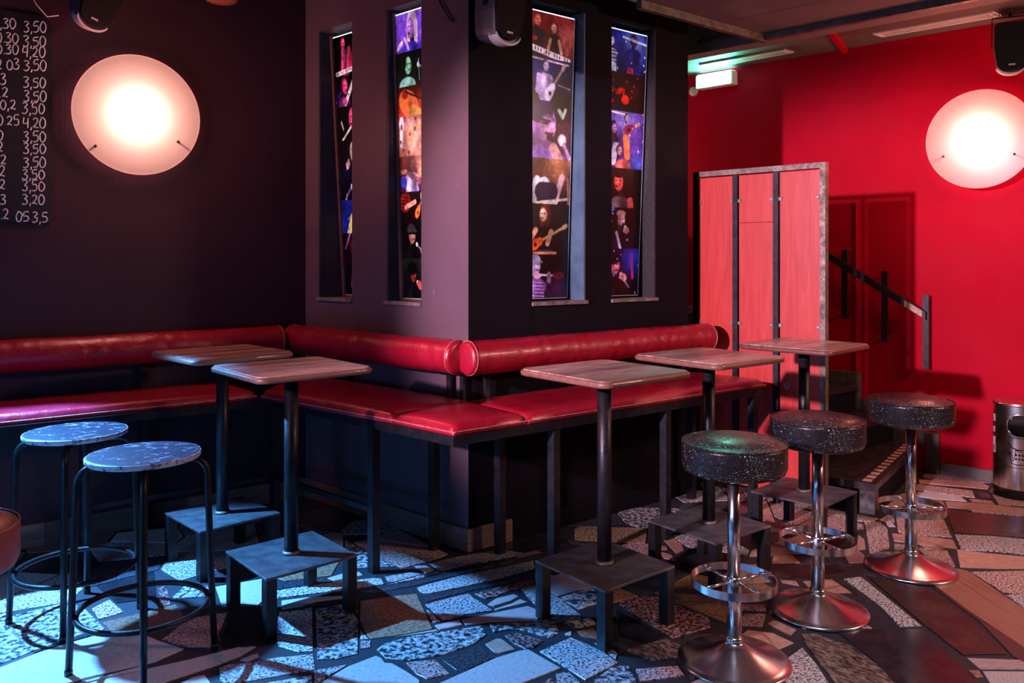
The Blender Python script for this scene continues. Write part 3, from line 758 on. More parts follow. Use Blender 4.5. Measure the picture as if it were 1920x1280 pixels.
# ------------------------------------------------------------------ 7. red screen
scr = empty('panel_screen', (*W(1.9, -.36), 0)); si = Vector(scr.location)
def spart(m, name, mat, par=None):
    o = m.build(name, mat, par or scr)
    if par is None: o.location = -si
    return o
SU = 1.90; VS = (.066, -.217, -.488, -.779); H = .017; ZS = 2.085
for k, v in enumerate(VS):
    spart(MB().uv(SU - H, SU + H, v - H, v + H, 0, ZS - 2 * H - .001 if 0 < k < 3 else ZS, .001), 'post', 'raw_steel' if k == 3 else 'black_steel')
spart(MB().uv(SU - H + .0005, SU + H - .0005, VS[3] + H + .001, VS[0] - H - .001, ZS - 2 * H, ZS, .001), 'top_rail', 'raw_steel')
spart(MB().uv(SU - H + .0005, SU + H - .0005, VS[3] + H + .001, VS[0] - H - .001, .03, .06, .001), 'bottom_rail', 'black_steel')
for k in range(3):
    a, b = VS[k + 1] + H + .006, VS[k] - H - .006
    if k == 1:
        p = spart(MB().uv(SU - .006, SU + .006, a, b, .068, 1.738, .001), 'panel', 'red_plywood')
        spart(MB().uv(SU - .006, SU + .006, a, b, 1.7405, ZS - .042, .001), 'panel', 'red_plywood')
    else: p = spart(MB().uv(SU - .006, SU + .006, a, b, .068, ZS - .042, .001), 'panel', 'red_plywood')
    for z in (1.88, 1.10, .35):
        for q, sg in ((a, 1), (b, -1)):
            m2 = MB().uv(SU - .016, SU - .012, q + sg * .006 - .004, q + sg * .006 + .004, z - .004, z + .004)
            cl = spart(MB().uv(SU - .012, SU - .0062, min(q - sg * .006, q + sg * .016), max(q - sg * .006, q + sg * .016), z - .011, z + .011, .001), 'clip', 'raw_steel')
            m2.build('screw', 'chrome', cl)
stk = MB()
for k in range(1):
    c = W(SU - .0095, -.555); pts = []
    for q in range(16):
        a = 2 * pi * q / 16; pts.append((c[0] + VX * .018 * cos(a), c[1] + VY * .018 * cos(a), .73 + .020 * sin(a)))
    stk.add(pts + [(p[0] + .003, p[1], p[2]) for p in pts], [tuple(range(16)), tuple(range(31, 15, -1))] + [(i, (i + 1) % 16, 16 + (i + 1) % 16, 16 + i) for i in range(16)])
so = spart(stk, 'sticker', 'sticker_paper'); so['label'] = 'small round grey sticker'
mm = MB(); c = W(SU - .0105, -.555)
mm.tube([(c[0], c[1] + .010 * cos(t), .73 + .011 * sin(t)) for t in [k * .5 for k in range(9)]], .0016, 4)
mm.tube([(c[0], c[1] - .004, .722), (c[0], c[1] + .006, .728), (c[0], c[1] - .002, .737)], .0015, 4)
mm.build('sticker_print', 'black_plastic', so)
tag(scr, 'tall steel framed screen of three red plywood panels at the bench end', 'room divider')

# ------------------------------------------------------------------ 8. stairs, handrail
sta = empty('steps', (*W(2.6, -.7), 0)); ti = Vector(sta.location)
def tpart(m, name, mat, par=None):
    o = m.build(name, mat, par or sta)
    if par is None: o.location = -ti
    return o
fr0, fr1 = W(2.005, -1.021), W(RW - .022, -.66)
st1 = tpart(MB().prism([fr0, fr1, W(RW - .022, -.49), W(2.005, -.49)], .150, .193, .003), 'tread', 'step_stone')
e1 = Vector(fr1) - Vector(fr0); L1 = e1.length; e1 /= L1; nrm = Vector((-e1.y, e1.x))
for k in range(13):
    a = Vector(fr0) + e1 * (.05 + k * .094) + nrm * .035; b = a + e1 * .055; q = [a, b, b + nrm * .05, a + nrm * .05]
    MB().prism([tuple(p) for p in q], .190, .1945, .0005).build('inlay_tile', 'tread_tile', st1)
tpart(MB().prism([tuple(Vector(fr0) + nrm * .02 + e1 * .13), tuple(Vector(fr1) + nrm * .02), W(RW - .022, -.49), W(2.03, -.49)], .0, .149), 'riser', 'black_wall')
tpart(MB().prism([tuple(Vector(fr0) + nrm * .004 + e1 * .004), tuple(Vector(fr0) + nrm * .004 + e1 * .09), tuple(Vector(fr0) + nrm * .09 + e1 * .09), tuple(Vector(fr0) + nrm * .09 + e1 * .004)], 0, .149), 'leg', 'step_stone')
for k in range(1, 6):
    v0 = -.70 + .27 * k - .06
    tpart(MB().uv(2.005, RW - .022, v0 - .02, v0 + .27, .19 * k + .15, .19 * (k + 1), .003), 'tread', 'step_stone')
    tpart(MB().uv(2.03, RW - .022, v0, v0 + .268, .19 * k + .004, .19 * k + .149), 'riser', 'black_wall')
tag(sta, 'black stone steps rising behind the screen along the red wall', 'stairs')

hr = empty('handrail', (*W(RW, -.4), 1.3)); hi = Vector(hr.location)
def hpart(m, name, mat, par=None):
    o = m.build(name, mat, par or hr)
    if par is None: o.location = -hi
    return o
ra, rb = (.35, 1.78), (-.735, 1.112)
def rail(v): return ra[1] + (v - ra[0]) / (rb[0] - ra[0]) * (rb[1] - ra[1])
def slab(v0, v1, z0, z1, h, u0, u1):
    p = [(v0, z0 - h), (v1, z1 - h), (v1, z1 + h), (v0, z0 + h)]; vs = [(*W(u0, v), z) for v, z in p] + [(*W(u1, v), z) for v, z in p]
    return MB().add(vs, [(3, 2, 1, 0), (4, 5, 6, 7)] + [(i, (i + 1) % 4, 4 + (i + 1) % 4, 4 + i) for i in range(4)])
rl = hpart(slab(ra[0], rb[0], ra[1], rb[1], .027, RW - .092, RW - .062), 'rail', 'black_steel')
slab(-.60, -.715, rail(-.60), rail(-.715), .022, RW - .0945, RW - .0925).build('worn_patch', 'worn_patch', rl)
for v, z0, z1 in ((-.724, .736, 1.257), (-.446, .904, 1.423), (-.16, 1.065, 1.584), (.12, 1.24, 1.76)):
    pb = hpart(MB().uv(RW - .060, RW - .048, v - .02, v + .02, z0, z1, .001), 'bracket_bar', 'black_steel')
    for z in (z0 + .03, z1 - .03): MB().uv(RW - .048, RW - .001, v - .008, v + .008, z - .008, z + .008).build('stand_off', 'black_steel', pb)
tag(hr, 'black handrail sloping down the red wall on three upright brackets', 'handrail')
cd = MB().uv(RW - .012, RW - .001, -.228, -.218, .48, 1.94, .001).build('cable_duct', 'red_wall')
tag(cd, 'thin red cable duct running up the red wall behind the screen', 'cable duct')

# ------------------------------------------------------------------ 9. bin
bn = empty('waste_bin', (*W(3.125, -1.35), 0)); R = .150
body = MB().lathe([(R - .004, .0), (R, .01), (R, .06)], 48).build('base_ring', 'black_plastic', bn)
n = 72; zs = [.06, .20, .34, .40, .425, .45, .475, .50, .53, .58]; m = MB(); vs = [(R * cos(2 * pi * k / n), R * sin(2 * pi * k / n), z) for z in zs for k in range(n)]
face = atan2(camw[1] - bn.location.y, camw[0] - bn.location.x) + radians(6)
def hole(k, i):
    a = (2 * pi * (k + .5) / n - face + pi) % (2 * pi) - pi; z = (zs[i] + zs[i + 1]) / 2
    return (abs(a) / .55) ** 2.6 + (abs(z - .463) / .066) ** 2.6 < 1
fs = [(i * n + k, i * n + (k + 1) % n, (i + 1) * n + (k + 1) % n, (i + 1) * n + k) for i in range(len(zs) - 1) for k in range(n) if not hole(k, i)]
m.add(vs, fs, True).build('body', 'chrome', bn)
MB().lathe([(R - .012, .32), (R - .012, .575)], 40).build('inner_liner', 'dark_hole', bn)
rimpts = []
for k in range(40):
    t = 2 * pi * k / 40; c_, s_ = cos(t), sin(t); ex = 2 / 2.6
    a = face + .58 * abs(c_) ** ex * (1 if c_ > 0 else -1); z = .463 + .070 * abs(s_) ** ex * (1 if s_ > 0 else -1)
    rimpts.append(((R + .001) * cos(a), (R + .001) * sin(a), z))
MB().tube(rimpts, .006, 8, closed=True).build('opening_rim', 'chrome', bn)
MB().lathe([(R - .002, .58), (R + .003, .583), (R + .003, .592), (R - .004, .598), (R - .03, .600), (R - .05, .586), (.0001, .584)], 48).build('lid', 'chrome', bn)
for z in (.385, .20):
    MB().tube([((R + .0005) * cos(2 * pi * k / 60), (R + .0005) * sin(2 * pi * k / 60), z) for k in range(60)], .0018, 6, closed=True).build('band_line', 'black_plastic', bn)
def wrap(a0, a1, z0, z1, q=.0012):
    vs = [((R + d) * cos(face + a), (R + d) * sin(face + a), z) for d in (.0004, q) for a in [a0 + (a1 - a0) * k / 5 for k in range(6)] for z in (z0, z1)]
    fs = []
    for b in (0, 12): fs += [(b + 2 * k, b + 2 * k + 2, b + 2 * k + 3, b + 2 * k + 1) for k in range(5)]
    return MB().add(vs, fs)
for a0, a1, z0, z1 in ((-1.42, -1.18, .27, .37), (-1.40, -1.22, .40, .435), (-1.38, -1.2, .47, .515)):
    q = wrap(a0, a1, z0, z1).build('sticker', 'sticker_paper', bn); wrap(a0 + .06, a1 - .08, z0 + .01, z0 + (z1 - z0) * .45, .0018).build('sticker_print', 'black_plastic', q)
def onbin(pts): return [((R + .001) * cos(face + a), (R + .001) * sin(face + a), z) for a, z in pts]
pm = MB()
pm.tube(onbin([(-.55, .355), (-.40, .325), (-.2, .312), (.1, .318)]), .004, 6); pm.tube(onbin([(-.50, .30), (-.40, .225), (-.2, .22), (.2, .225)]), .0035, 6)
pm.tube(onbin([(-.45, .30), (-.33, .24), (-.25, .31), (.1, .30)]), .003, 6)
pm.build('printed_figure', 'black_plastic', bn)
for a in (-.28, -.16, -.04):
    for z in (.275, .25): wrap(a, a + .07, z, z + .012, .002).build('printed_mark', 'black_plastic', bn)
tag(bn, 'round chrome waste bin with an oval opening standing at the red wall', 'bin')

# ------------------------------------------------------------------ 10. round wall lamps
def disc_lamp(label, u, v, z, ax):
    """ax: unit vector in the room that points away from the wall"""
    root = empty('wall_lamp', (*W(u, v), z)); root.rotation_euler = Vector((*ax, 0)).to_track_quat('Z', 'Y').to_euler()
    R = .327
    MB().lathe([(.0001, .0), (.05, .0), (.05, .02), (.0001, .022)], 32).build('wall_plate', 'white_plastic', root)
    MB().tube([(.0, 0, .021), (.0, 0, .0222)], .045, 16).build('lamp_holder', 'white_plastic', root)
    g = MB().lathe([(.0001, .150), (R * .25, .1495), (R * .5, .148), (R * .75, .1455), (R * .9, .143), (R, .140)], 96, cap=False).build('glass_disc', 'lamp_glass', root)
    MB().tube([(R * cos(2 * pi * k / 96), R * sin(2 * pi * k / 96), .1385) for k in range(96)], .0022, 8, closed=True).build('glass_rim', 'glass_edge', root)
    MB().lathe([(.022, .0225), (.024, .026), (.012, .030), (.0001, .0305)], 20).build('bulb', 'bulb_glow', root)
    return root
def lamp_light(root, zoff, power):
    l = bpy.data.lights.new('lamp_light', 'POINT'); l.energy = power; l.color = (1, .70, .58); l.shadow_soft_size = .012
    o = bpy.data.objects.new('lamp_light', l); COL.objects.link(o); o.parent = root; o.location = (0, 0, zoff)
def screws(root, pts):
    for x, y in pts:
        MB().tube([(x, y, .02), (x, y, .156)], .004, 8).build('spacer_rod', 'lamp_screw', root)
        MB().lathe([(.008, .150), (.008, .157), (.0001, .159)], 12, (x, y)).build('screw_cap', 'lamp_screw', root)
la = disc_lamp('', -1.026, LW, 2.296, (0, -1)); tag(la, 'round frosted glass wall lamp beside the chalk price board', 'lamp', 'round glass wall lamps')
ax2 = (-cos(radians(10.35)), -sin(radians(10.35)))
lb_ = disc_lamp('', RW, -1.065, 2.31, ax2); tag(lb_, 'round frosted glass lamp glowing on the red wall', 'lamp', 'round glass wall lamps')
for root in (la, lb_):
    lamp_light(root, .046, 6)
    l2 = bpy.data.lights.new('lamp_glow_fill', 'POINT'); l2.energy = 24; l2.color = (1, .27, .20); l2.shadow_soft_size = .2  # added unseen point light before the glass, for the glow on the wall
    o2 = bpy.data.objects.new('lamp_glow_fill', l2); COL.objects.link(o2); o2.parent = root; o2.location = (0, 0, .32)
    inv = root.matrix_basis.to_3x3().inverted(); right = inv @ (Vector((0, 0, 1)).cross(root.matrix_basis.to_3x3() @ Vector((0, 0, 1))) * -1).normalized(); up = inv @ Vector((0, 0, 1))
    dy = -.13 if root is la else -.12
    pts = [right * s + up * d for s, d in ((-.205, dy), (.215, dy - .06 if root is la else dy + .02))]
    screws(root, [(p.x, p.y) for p in pts])

# ------------------------------------------------------------------ 11. exit sign, detector, vents, cabinet
es = empty('exit_sign', (*W(RW, .908), 3.01)); ei = Vector(es.location)
o = MB().uv(RW - .075, RW - .001, .741, 1.075, 2.955, 3.07, .004).build('housing', 'white_plastic', es); o.location = -ei
o = MB().uv(RW - .079, RW - .0755, .752, 1.064, 2.963, 3.062, .001).build('light_panel', 'exit_face', es); o.location = -ei
o = MB().uv(RW - .070, RW - .010, .752, 1.064, 3.0705, 3.073).build('top_panel', 'exit_face', es); o.location = -ei
tag(es, 'lit green emergency exit sign box high on the red wall', 'exit sign')
gl = bpy.data.lights.new('exit_light', 'AREA'); gl.energy = 22; gl.color = (.12, 1, .70); gl.shape = 'RECTANGLE'; gl.size = .3; gl.size_y = .09
go = bpy.data.objects.new('exit_light', gl); COL.objects.link(go); go.location = (*W(RW - .085, .908), 3.012); aim(go, (*W(RW - 1.5, .75), 3.10)); go.parent = es; go.matrix_parent_inverse = Matrix.Translation(-ei)
dt = MB().lathe([(.040, 0), (.040, .02), (.032, .032), (.0001, .034)], 28).build('smoke_detector', 'white_plastic')
dt.location = (*W(RW - .001, 1.142), 2.955); dt.rotation_euler = Vector((*ax2, 0)).to_track_quat('Z', 'Y').to_euler()
tag(dt, 'small round detector on the red wall below the exit sign', 'detector')
for v0, v1, lb in ((.14, .86, 'pale slotted ceiling vent lit green above the exit sign'), (-1.24, -.50, 'pale slotted ceiling vent over the round lamp, tinged red')):
    vt = empty('ceiling_vent', (*W(3.075, (v0 + v1) / 2), CZ)); vi = Vector(vt.location)
    a, b = 3.01, 3.14
    for q in ((a, a + .022, v0, v1), (b - .022, b, v0, v1), (a + .022, b - .022, v0, v0 + .03), (a + .022, b - .022, v1 - .03, v1)):
        o = MB().uv(*q, CZ - .014, CZ - .0005, .002).build('frame', 'vent_metal', vt); o.location = -vi
    o = MB().uv(a + .022, b - .022, v0 + .03, v1 - .03, CZ - .0045, CZ - .0008).build('backing', 'dark_hole', vt); o.location = -vi
    for k in range(3):
        u = a + .035 + k * .024
        o = MB().uv(u, u + .011, v0 + .03, v1 - .03, CZ - .012, CZ - .005).build('slat', 'vent_metal', vt); o.location = -vi
    tag(vt, lb, 'vent', 'slotted ceiling vents')
cb = empty('wall_cabinet', (*W(RW - .2, 1.55), 0)); ci = Vector(cb.location)
for nm, q, z0, z1, mt in (('body', (RW - .33, RW - .022, 1.24, 1.9), 0.0, 1.70, 'black_wall'), ('top', (RW - .34, RW - .022, 1.23, 1.91), 1.701, 1.735, 'raw_steel'),
                          ('door', (RW - .342, RW - .331, 1.25, 1.56), .05, 1.68, 'black_plastic'), ('door', (RW - .342, RW - .331, 1.57, 1.89), .05, 1.68, 'black_plastic')):
    o = MB().uv(*q, z0, z1, .002).build(nm, mt, cb); o.location = -ci
    if nm == 'door': MB().uv(RW - .352, RW - .3425, q[3] - .05, q[3] - .035, .95, 1.05).build('handle', 'raw_steel', o)
tag(cb, 'dark cupboard glimpsed between the dark block and the red screen', 'cabinet')

# ------------------------------------------------------------------ 12. loudspeakers
def speaker(label, w=.20, h=.33, d=.19):
    root = empty('loudspeaker'); tag(root, label, 'speaker', 'black wall loudspeakers')
    def shell(w0, h0, y0, y1, tp, name, mat, bot=.065, seg=6):
        # front view outline: straight sides tapering down to a rounded foot; y0 front, y1 back (narrower)
        out = [(-w0 / 2, h0 / 2 - .02), (-w0 / 2 + .02, h0 / 2), (w0 / 2 - .02, h0 / 2), (w0 / 2, h0 / 2 - .02)]
        wb = w0 / 2 * .86; out += [(w0 / 2, 0), (wb, -h0 / 2 + bot)]
        out += [(wb * cos(radians(a)), -h0 / 2 + bot - bot * sin(radians(a))) for a in (25, 50, 75, 90, 105, 130, 155)]
        out += [(-wb, -h0 / 2 + bot), (-w0 / 2, 0)]
        n = len(out); vs = []
        for y, k in ((y0, .95), (y0 + .012, 1), ((y0 + y1) / 2, 1 - tp * .3), (y1, 1 - tp)): vs += [(p[0] * k, y, p[1] * (k * .5 + .5)) for p in out]
        fs = [tuple(range(n)), tuple(range(4 * n - 1, 3 * n - 1, -1))] + [(i * n + j, (i + 1) * n + j, (i + 1) * n + (j + 1) % n, i * n + (j + 1) % n) for i in range(3) for j in range(n)]
        return MB().add(vs, fs).build(name, mat, root)
    shell(w, h, -.012, d, .4, 'cabinet', 'speaker_side')
    gr = shell(w * .97, h * .93, -.030, -.012, .02, 'grille', 'grille_black'); gr.location.z = .01
    wb = w * .43; arc = [(wb * cos(radians(a)), -h / 2 + .062 - .066 * sin(radians(a))) for a in range(20, 161, 10)]; arc2 = [(x * .97, z + .012) for x, z in reversed(arc)]
    q = arc + arc2; n = len(q); vs = [(x, -.024, z) for x, z in q] + [(x, .045, z) for x, z in q]; k = len(arc); fs = []
    for i in range(k - 1): j = n - 1 - i; fs += [(i, i + 1, j - 1, j), (n + i + 1, n + i, n + j, n + j - 1), (i + 1, i, n + i, n + i + 1), (j, j - 1, n + j - 1, n + j)]
    MB().add(vs, fs).build('lit_underside', 'underside_light', root)  # pale arc: lamp light on the curved underside, put in as colour
    lg = MB()
    for k in range(4): lg.box(-.018 + k * .0095, -.0115 + k * .0095, -.034, -.030, -h * .335, -h * .335 + .010)
    lo = lg.build('logo_plate', 'white_plastic', root); lo.location = (0, 0, .0)
    m = MB()
    m.box(-w / 2 - .004, -w / 2 + .0, .05, .075, .02, h / 2 + .04); m.box(w / 2, w / 2 + .004, .05, .075, .02, h / 2 + .04); m.box(-w / 2 - .004, w / 2 + .004, .05, .075, h / 2 + .04, h / 2 + .045)
    m.tube([(0, .062, h / 2 + .045), (0, .062, h / 2 + .14)], .010, 10)
    m.build('bracket', 'black_steel', root)
    return root
sp = speaker('black loudspeaker tilted down above the round lamp, near the price board')
def place(o, loc, yaw, pitch=0, roll=0): o.location = loc; o.rotation_euler = (radians(pitch), radians(roll), radians(yaw))
place(sp, (*W(-1.30, 1.17), 2.845), 18, 18, 14)
sq = copy_tree(sp); sq['label'] = 'black loudspeaker hanging at the dark block corner, left side catching lilac light'
place(sq, (*W(.055, -.215), 2.75), 0 + 4, 6, 0)
sr = copy_tree(sp); sr['label'] = 'black loudspeaker hanging from the ceiling in front of the red wall'
place(sr, (*W(3.05, -1.33), 2.85), -62, 4, 0)
# the small round ceiling fitting and loose cables
cf = empty('ceiling_fitting', (*W(-.616, 1.3), 0))
MB().lathe([(.0001, 2.985), (.05, 2.987), (.085, 2.998), (.10, 3.02), (.104, 3.05)], 32).build('glass_bowl', 'brown_glass', cf)
MB().lathe([(.106, 3.05), (.108, 3.07), (.09, 3.11), (.03, 3.14), (.012, 3.34)], 32).build('fitting_cap', 'black_steel', cf)
tag(cf, 'brown glass ceiling fitting cut off by the top edge above the left wall', 'ceiling light')
def cable(pts, r, label, mat='black_plastic'): return tag(MB().tube(pts, r, 6).build('cable', mat), label, 'cable')
cable([(*W(-1.56, LW - .02), 2.95), (*W(-1.50, LW - .02), 2.84), (*W(-1.45, LW - .02), 2.785), (*W(-1.40, LW - .03), 2.80)], .0035, 'thin pale cable sagging on the dark wall left of the loudspeaker', 'vent_metal')
cable([(*W(-.012, .235), 2.95), (*W(-.012, .19), 2.86), (*W(-.012, .12), 2.76), (*W(-.014, .10), 2.755)], .005, 'thin black cable drooping to the loudspeaker on the corner block')

# ------------------------------------------------------------------ 13. price board
pb = empty('price_board', (*W(-1.9, LW), 2.24)); pi_ = Vector(pb.location)
outl = [(-2.55, 1.698), (-1.428, 1.698), (-1.428, 2.745), (-1.445, 2.775), (-1.475, 2.785), (-2.55, 2.785)]
vs = [(*W(u, LW - .002), z) for u, z in outl] + [(*W(u, LW - .018), z) for u, z in outl]; n = len(outl)
o = MB().add(vs, [tuple(range(n)), tuple(range(2 * n - 1, n - 1, -1))] + [(i, n + i, n + (i + 1) % n, (i + 1) % n) for i in range(n)]).build('board', 'chalkboard_black', pb); o.location = -pi_
def upx(x, v):                              # u on the plane v where the photograph column x meets it
    t = (x - 960) / FOC; U = (sin(radians(52.42)), cos(radians(52.42))); V = (-sin(radians(47.93)), cos(radians(47.93)))
    u = (t * (P0[1] + v * V[1]) - P0[0] - v * V[0]) / (U[0] - t * U[1]); return u, P0[1] + u * U[1] + v * V[1]
GL = {'0': [[(.3, 1), (.08, .75), (.02, .4), (.15, .05), (.4, 0), (.6, .3), (.6, .7), (.3, 1)]], '2': [[(.05, .8), (.3, 1), (.55, .8), (.4, .45), (.05, .08), (.25, .12), (.62, .02)]],
      '3': [[(.05, .92), (.35, 1), (.55, .8), (.25, .55), (.55, .4), (.5, .1), (.2, 0), (.0, .12)]], '4': [[(.1, 1), (.02, .45), (.6, .5)], [(.52, .95), (.5, .0)]],
      '5': [[(.62, 1), (.15, .97), (.1, .58), (.45, .6), (.6, .3), (.4, .02), (.05, .05)]], ',': [[(.15, .1), (.05, -.22)]], '.': [[(.1, .06), (.14, .0)]]}
ROWS = [(0,53,',30'),(44,60,'3,50'),(-8,80,'0.30'),(43,87,'3,50'),(-8,101,'0.30'),(42,107,'4,20'),(-8,130,'2 03'),(44,132,'3,50'),(0,158,'3'),(43,164,'3,50'),(-2,182,'.2'),(44,190,'3,50'),
        (0,205,'0,2'),(41,213,'3,50'),(-6,235,'0.25'),(43,240,'4,20'),(-6,262,'0'),(43,266,'3,50'),(-6,284,'2'),(43,288,'3,50'),(0,308,'2'),(43,314,'3,50'),(-2,331,'2'),(41,336,'3,50'),
        (-2,355,'2'),(41,358,'3,50'),(0,383,'3'),(41,383,'3,20'),(0,411,'.2'),(30,415,'05'),(60,417,'3,5')]
rg = random.Random(4); pv_ = LW - .0195
for x0, yb, s in ROWS:
    m = MB(); x = x0
    for ch in s:
        if ch == ' ': x += 7; continue
        hh = 19 * rg.uniform(.9, 1.1)
        for st in GL[ch]:
            P = []
            for k, (a, b) in enumerate(st):
                X = x + a * 17 + rg.uniform(-.4, .4); Y = yb - b * hh + rg.uniform(-.5, .5)
                u, d = upx(X, pv_); P.append((*W(u, pv_), EYE + d * (HOR - Y) / FOC))
            Q = []
            for k in range(len(P) - 1):      # smooth the stroke
                p0, p1, p2, p3 = [Vector(P[min(max(q, 0), len(P) - 1)]) for q in (k - 1, k, k + 1, k + 2)]
                for t in (0, .33, .66): Q.append(.5 * ((2 * p1) + (p2 - p0) * t + (2 * p0 - 5 * p1 + 4 * p2 - p3) * t * t + (-p0 + 3 * p1 - 3 * p2 + p3) * t ** 3))
            Q.append(Vector(P[-1])); m.tube(Q, .0036, 5)
        x += 5 if ch in ',.' else 13
    o = m.build('chalk_writing', 'chalk', pb); o.location = -pi_
tag(pb, 'black price board with handwritten chalk prices on the left wall', 'price board')

# ------------------------------------------------------------------ 14. photo strips in the slots
class Pic:
    def __init__(s, w, h, xs=1, W_=104):
        s.W = W_; s.H = int(W_ * h / w); s.a = np.zeros((s.H, s.W, 3)); s.Y, s.X = np.mgrid[0:s.H, 0:s.W].astype(float); s.X = (s.X + .5) / s.W * xs; s.Y = (s.Y + .5) / s.W
        s.y0 = 0; s.y1 = s.H / s.W
    def sec(s, y0, y1, top, bot):            # one photo of the collage, from y0 to y1 (in strip widths)
        s.y0, s.y1 = y0, y1; s.m = ((s.Y >= y0) & (s.Y < y1)).astype(float); t = np.clip((s.Y - y0) / (y1 - y0), 0, 1)[..., None]
        s.put(s.m, None, np.array(top) * (1 - t) + np.array(bot) * t)
    def put(s, mask, col, arr=None):
        mk = (mask * s.m)[..., None]; s.a = s.a * (1 - mk) + (arr if arr is not None else np.array(col, float)) * mk
    def ell(s, x, y, rx, ry, col, ang=0, soft=.02):
        y += s.y0; c, q = cos(ang), sin(ang); dx, dy = s.X - x, s.Y - y; u, v = dx * c + dy * q, -dx * q + dy * c
        d = np.sqrt((u / rx) ** 2 + (v / ry) ** 2); s.put(np.clip((1 - d) * min(rx, ry) / soft + .5, 0, 1), col)
    def glow(s, x, y, r, col, k=.8):
        y += s.y0; d = ((s.X - x) ** 2 + (s.Y - y) ** 2) / r ** 2; s.put(np.exp(-d * 1.5) * k, col)
    def line(s, x0, y0, x1, y1, w, col, w1=None):
        y0 += s.y0; y1 += s.y0; dx, dy = x1 - x0, y1 - y0; L = dx * dx + dy * dy + 1e-9; t = np.clip(((s.X - x0) * dx + (s.Y - y0) * dy) / L, 0, 1)
        d = np.hypot(s.X - x0 - t * dx, s.Y - y0 - t * dy); ww = w + ((w1 if w1 is not None else w) - w) * t
        s.put(np.clip((ww - d) / .014 + .5, 0, 1), col)
    def head(s, x, y, r, skin, hair, look=1, long=0, cap=None, beard=0):
        dk = tuple(c * .25 for c in skin); lt = tuple(min(1, c * 1.3 + .05) for c in skin)
        if long: s.ell(x - look * r * .25, y + r * .45, r * 1.15, r * (1.3 + long), hair)
        s.ell(x - look * r * .15, y - r * .15, r * 1.02, r * 1.12, hair); s.line(x - look * .02, y + r * .6, x - look * r * .3, y + r * 1.5, r * .38, dk)
        s.ell(x + look * r * .08, y + r * .1, r * .78, r * 1.0, skin); s.ell(x + look * r * .3, y - r * .15, r * .3, r * .5, lt, soft=.06)
        s.ell(x + look * r * .42, y - r * .08, r * .16, r * .07, dk); s.ell(x - look * r * .12, y - r * .08, r * .15, r * .07, dk)
        s.ell(x + look * r * .72, y + r * .18, r * .16, r * .14, skin); s.ell(x + look * r * .42, y + r * .58, r * .24, r * .10, tuple(c * .3 for c in skin))
        if beard: s.ell(x + look * r * .2, y + r * .8, r * .5, r * .28, hair)
        if cap: s.ell(x - look * r * .1, y - r * .62, r * 1.02, r * .62, cap); s.line(x, y - r * .42, x + look * r * 1.1, y - r * .36, r * .12, cap)
    def mic(s, x, y, dx, dy, r=.035, col=(.75, .72, .78)):
        s.line(x, y, x + dx, y + dy, r * .5, tuple(c * .6 for c in col)); s.ell(x, y, r, r, col)
    def body(s, x, y, w, h, col, arm=None, ax=0, ay=0):
        lt = tuple(min(1, c * 1.45 + .03) for c in col); dk = tuple(c * .55 for c in col); s.ell(x, y + w * .55, w, w * .5, col); s.line(x, y + w * .85, x, y + h, w * .72, col, w * .9); s.ell(x - w * .35, y + w * .8, w * .32, w * .5, lt, .2, .12); s.ell(x + w * .45, y + w * 1.0, w * .28, w * .6, dk, -.2, .12)
        if arm: s.line(x + w * .7, y + .08, ax, ay, .05, arm, .035); s.ell(ax, ay, .05, .04, arm)
    def guitar(s, x, y, ang, L, col, neck=(.55, .4, .3)):
        c, q = cos(ang), sin(ang); s.line(x, y, x + L * c, y + L * q, .022, neck); s.ell(x, y, .12, .085, col, ang); s.ell(x + .1 * c, y + .1 * q, .085, .065, col, ang); s.ell(x + .02, y, .03, .03, (.05, .04, .04))
        s.line(x + (L - .07) * c, y + (L - .07) * q, x + L * c, y + L * q, .035, neck)
    def keys(s, x0, y0, x1, y1):
        s.line(x0, y0, x1, y1, .045, (.85, .75, .82)); n = 16
        for k in range(n):
            t = (k + .5) / n; X, Y = x0 + (x1 - x0) * t, y0 + (y1 - y0) * t
            if k % 7 not in (2, 6): s.line(X, Y - .02, X, Y + .012, .010, (.05, .03, .06))
    def speck(s, seed, n, col, r=.012):
        q = random.Random(seed)
        for _ in range(n): s.ell(q.random(), q.uniform(0, s.y1 - s.y0), r, r * q.uniform(.5, 1.5), col, soft=.012)
    def build(s, P, name, parent):
        """P(a,b): a 0..1 across, b 0..1 from the top"""
        n, m_ = s.W, s.H; A = np.clip(s.a, 0, 1); r_ = np.random.RandomState(int(A.sum()) % 999); F = np.ones((m_, n, 1))
        for g, am in ((4, .35), (9, .22), (22, .16), (55, .14)):       # soft light and texture of a real photo
            gy, gx = int(g * m_ / n) + 2, g + 2; R_ = r_.rand(gy, gx); yy = np.linspace(0, gy - 1.001, m_); xx = np.linspace(0, gx - 1.001, n); iy, ix = yy.astype(int), xx.astype(int); fy, fx = (yy - iy)[:, None], (xx - ix)[None]
            q = (R_[iy][:, ix] * (1 - fy) * (1 - fx) + R_[iy + 1][:, ix] * fy * (1 - fx) + R_[iy][:, ix + 1] * (1 - fy) * fx + R_[iy + 1][:, ix + 1] * fy * fx)[..., None]; F *= 1 + am * (q - .5) * 2
        A = np.clip(A * F * .95 + (r_.rand(m_, n, 1) - .5) * .04, 0, 1) ** 2.2
        vs = [P((i + .5) / n if 0 < i < n - 1 else (0 if i == 0 else 1), j / (m_ - 1)) for j in range(m_) for i in range(n)]
        idx = np.arange(n * m_).reshape(m_, n); f = np.stack([idx[:-1, :-1], idx[1:, :-1], idx[1:, 1:], idx[:-1, 1:]], -1).reshape(-1, 4)
        me = bpy.data.meshes.new(name); me.vertices.add(len(vs)); me.vertices.foreach_set('co', np.array(vs, np.float32).ravel())
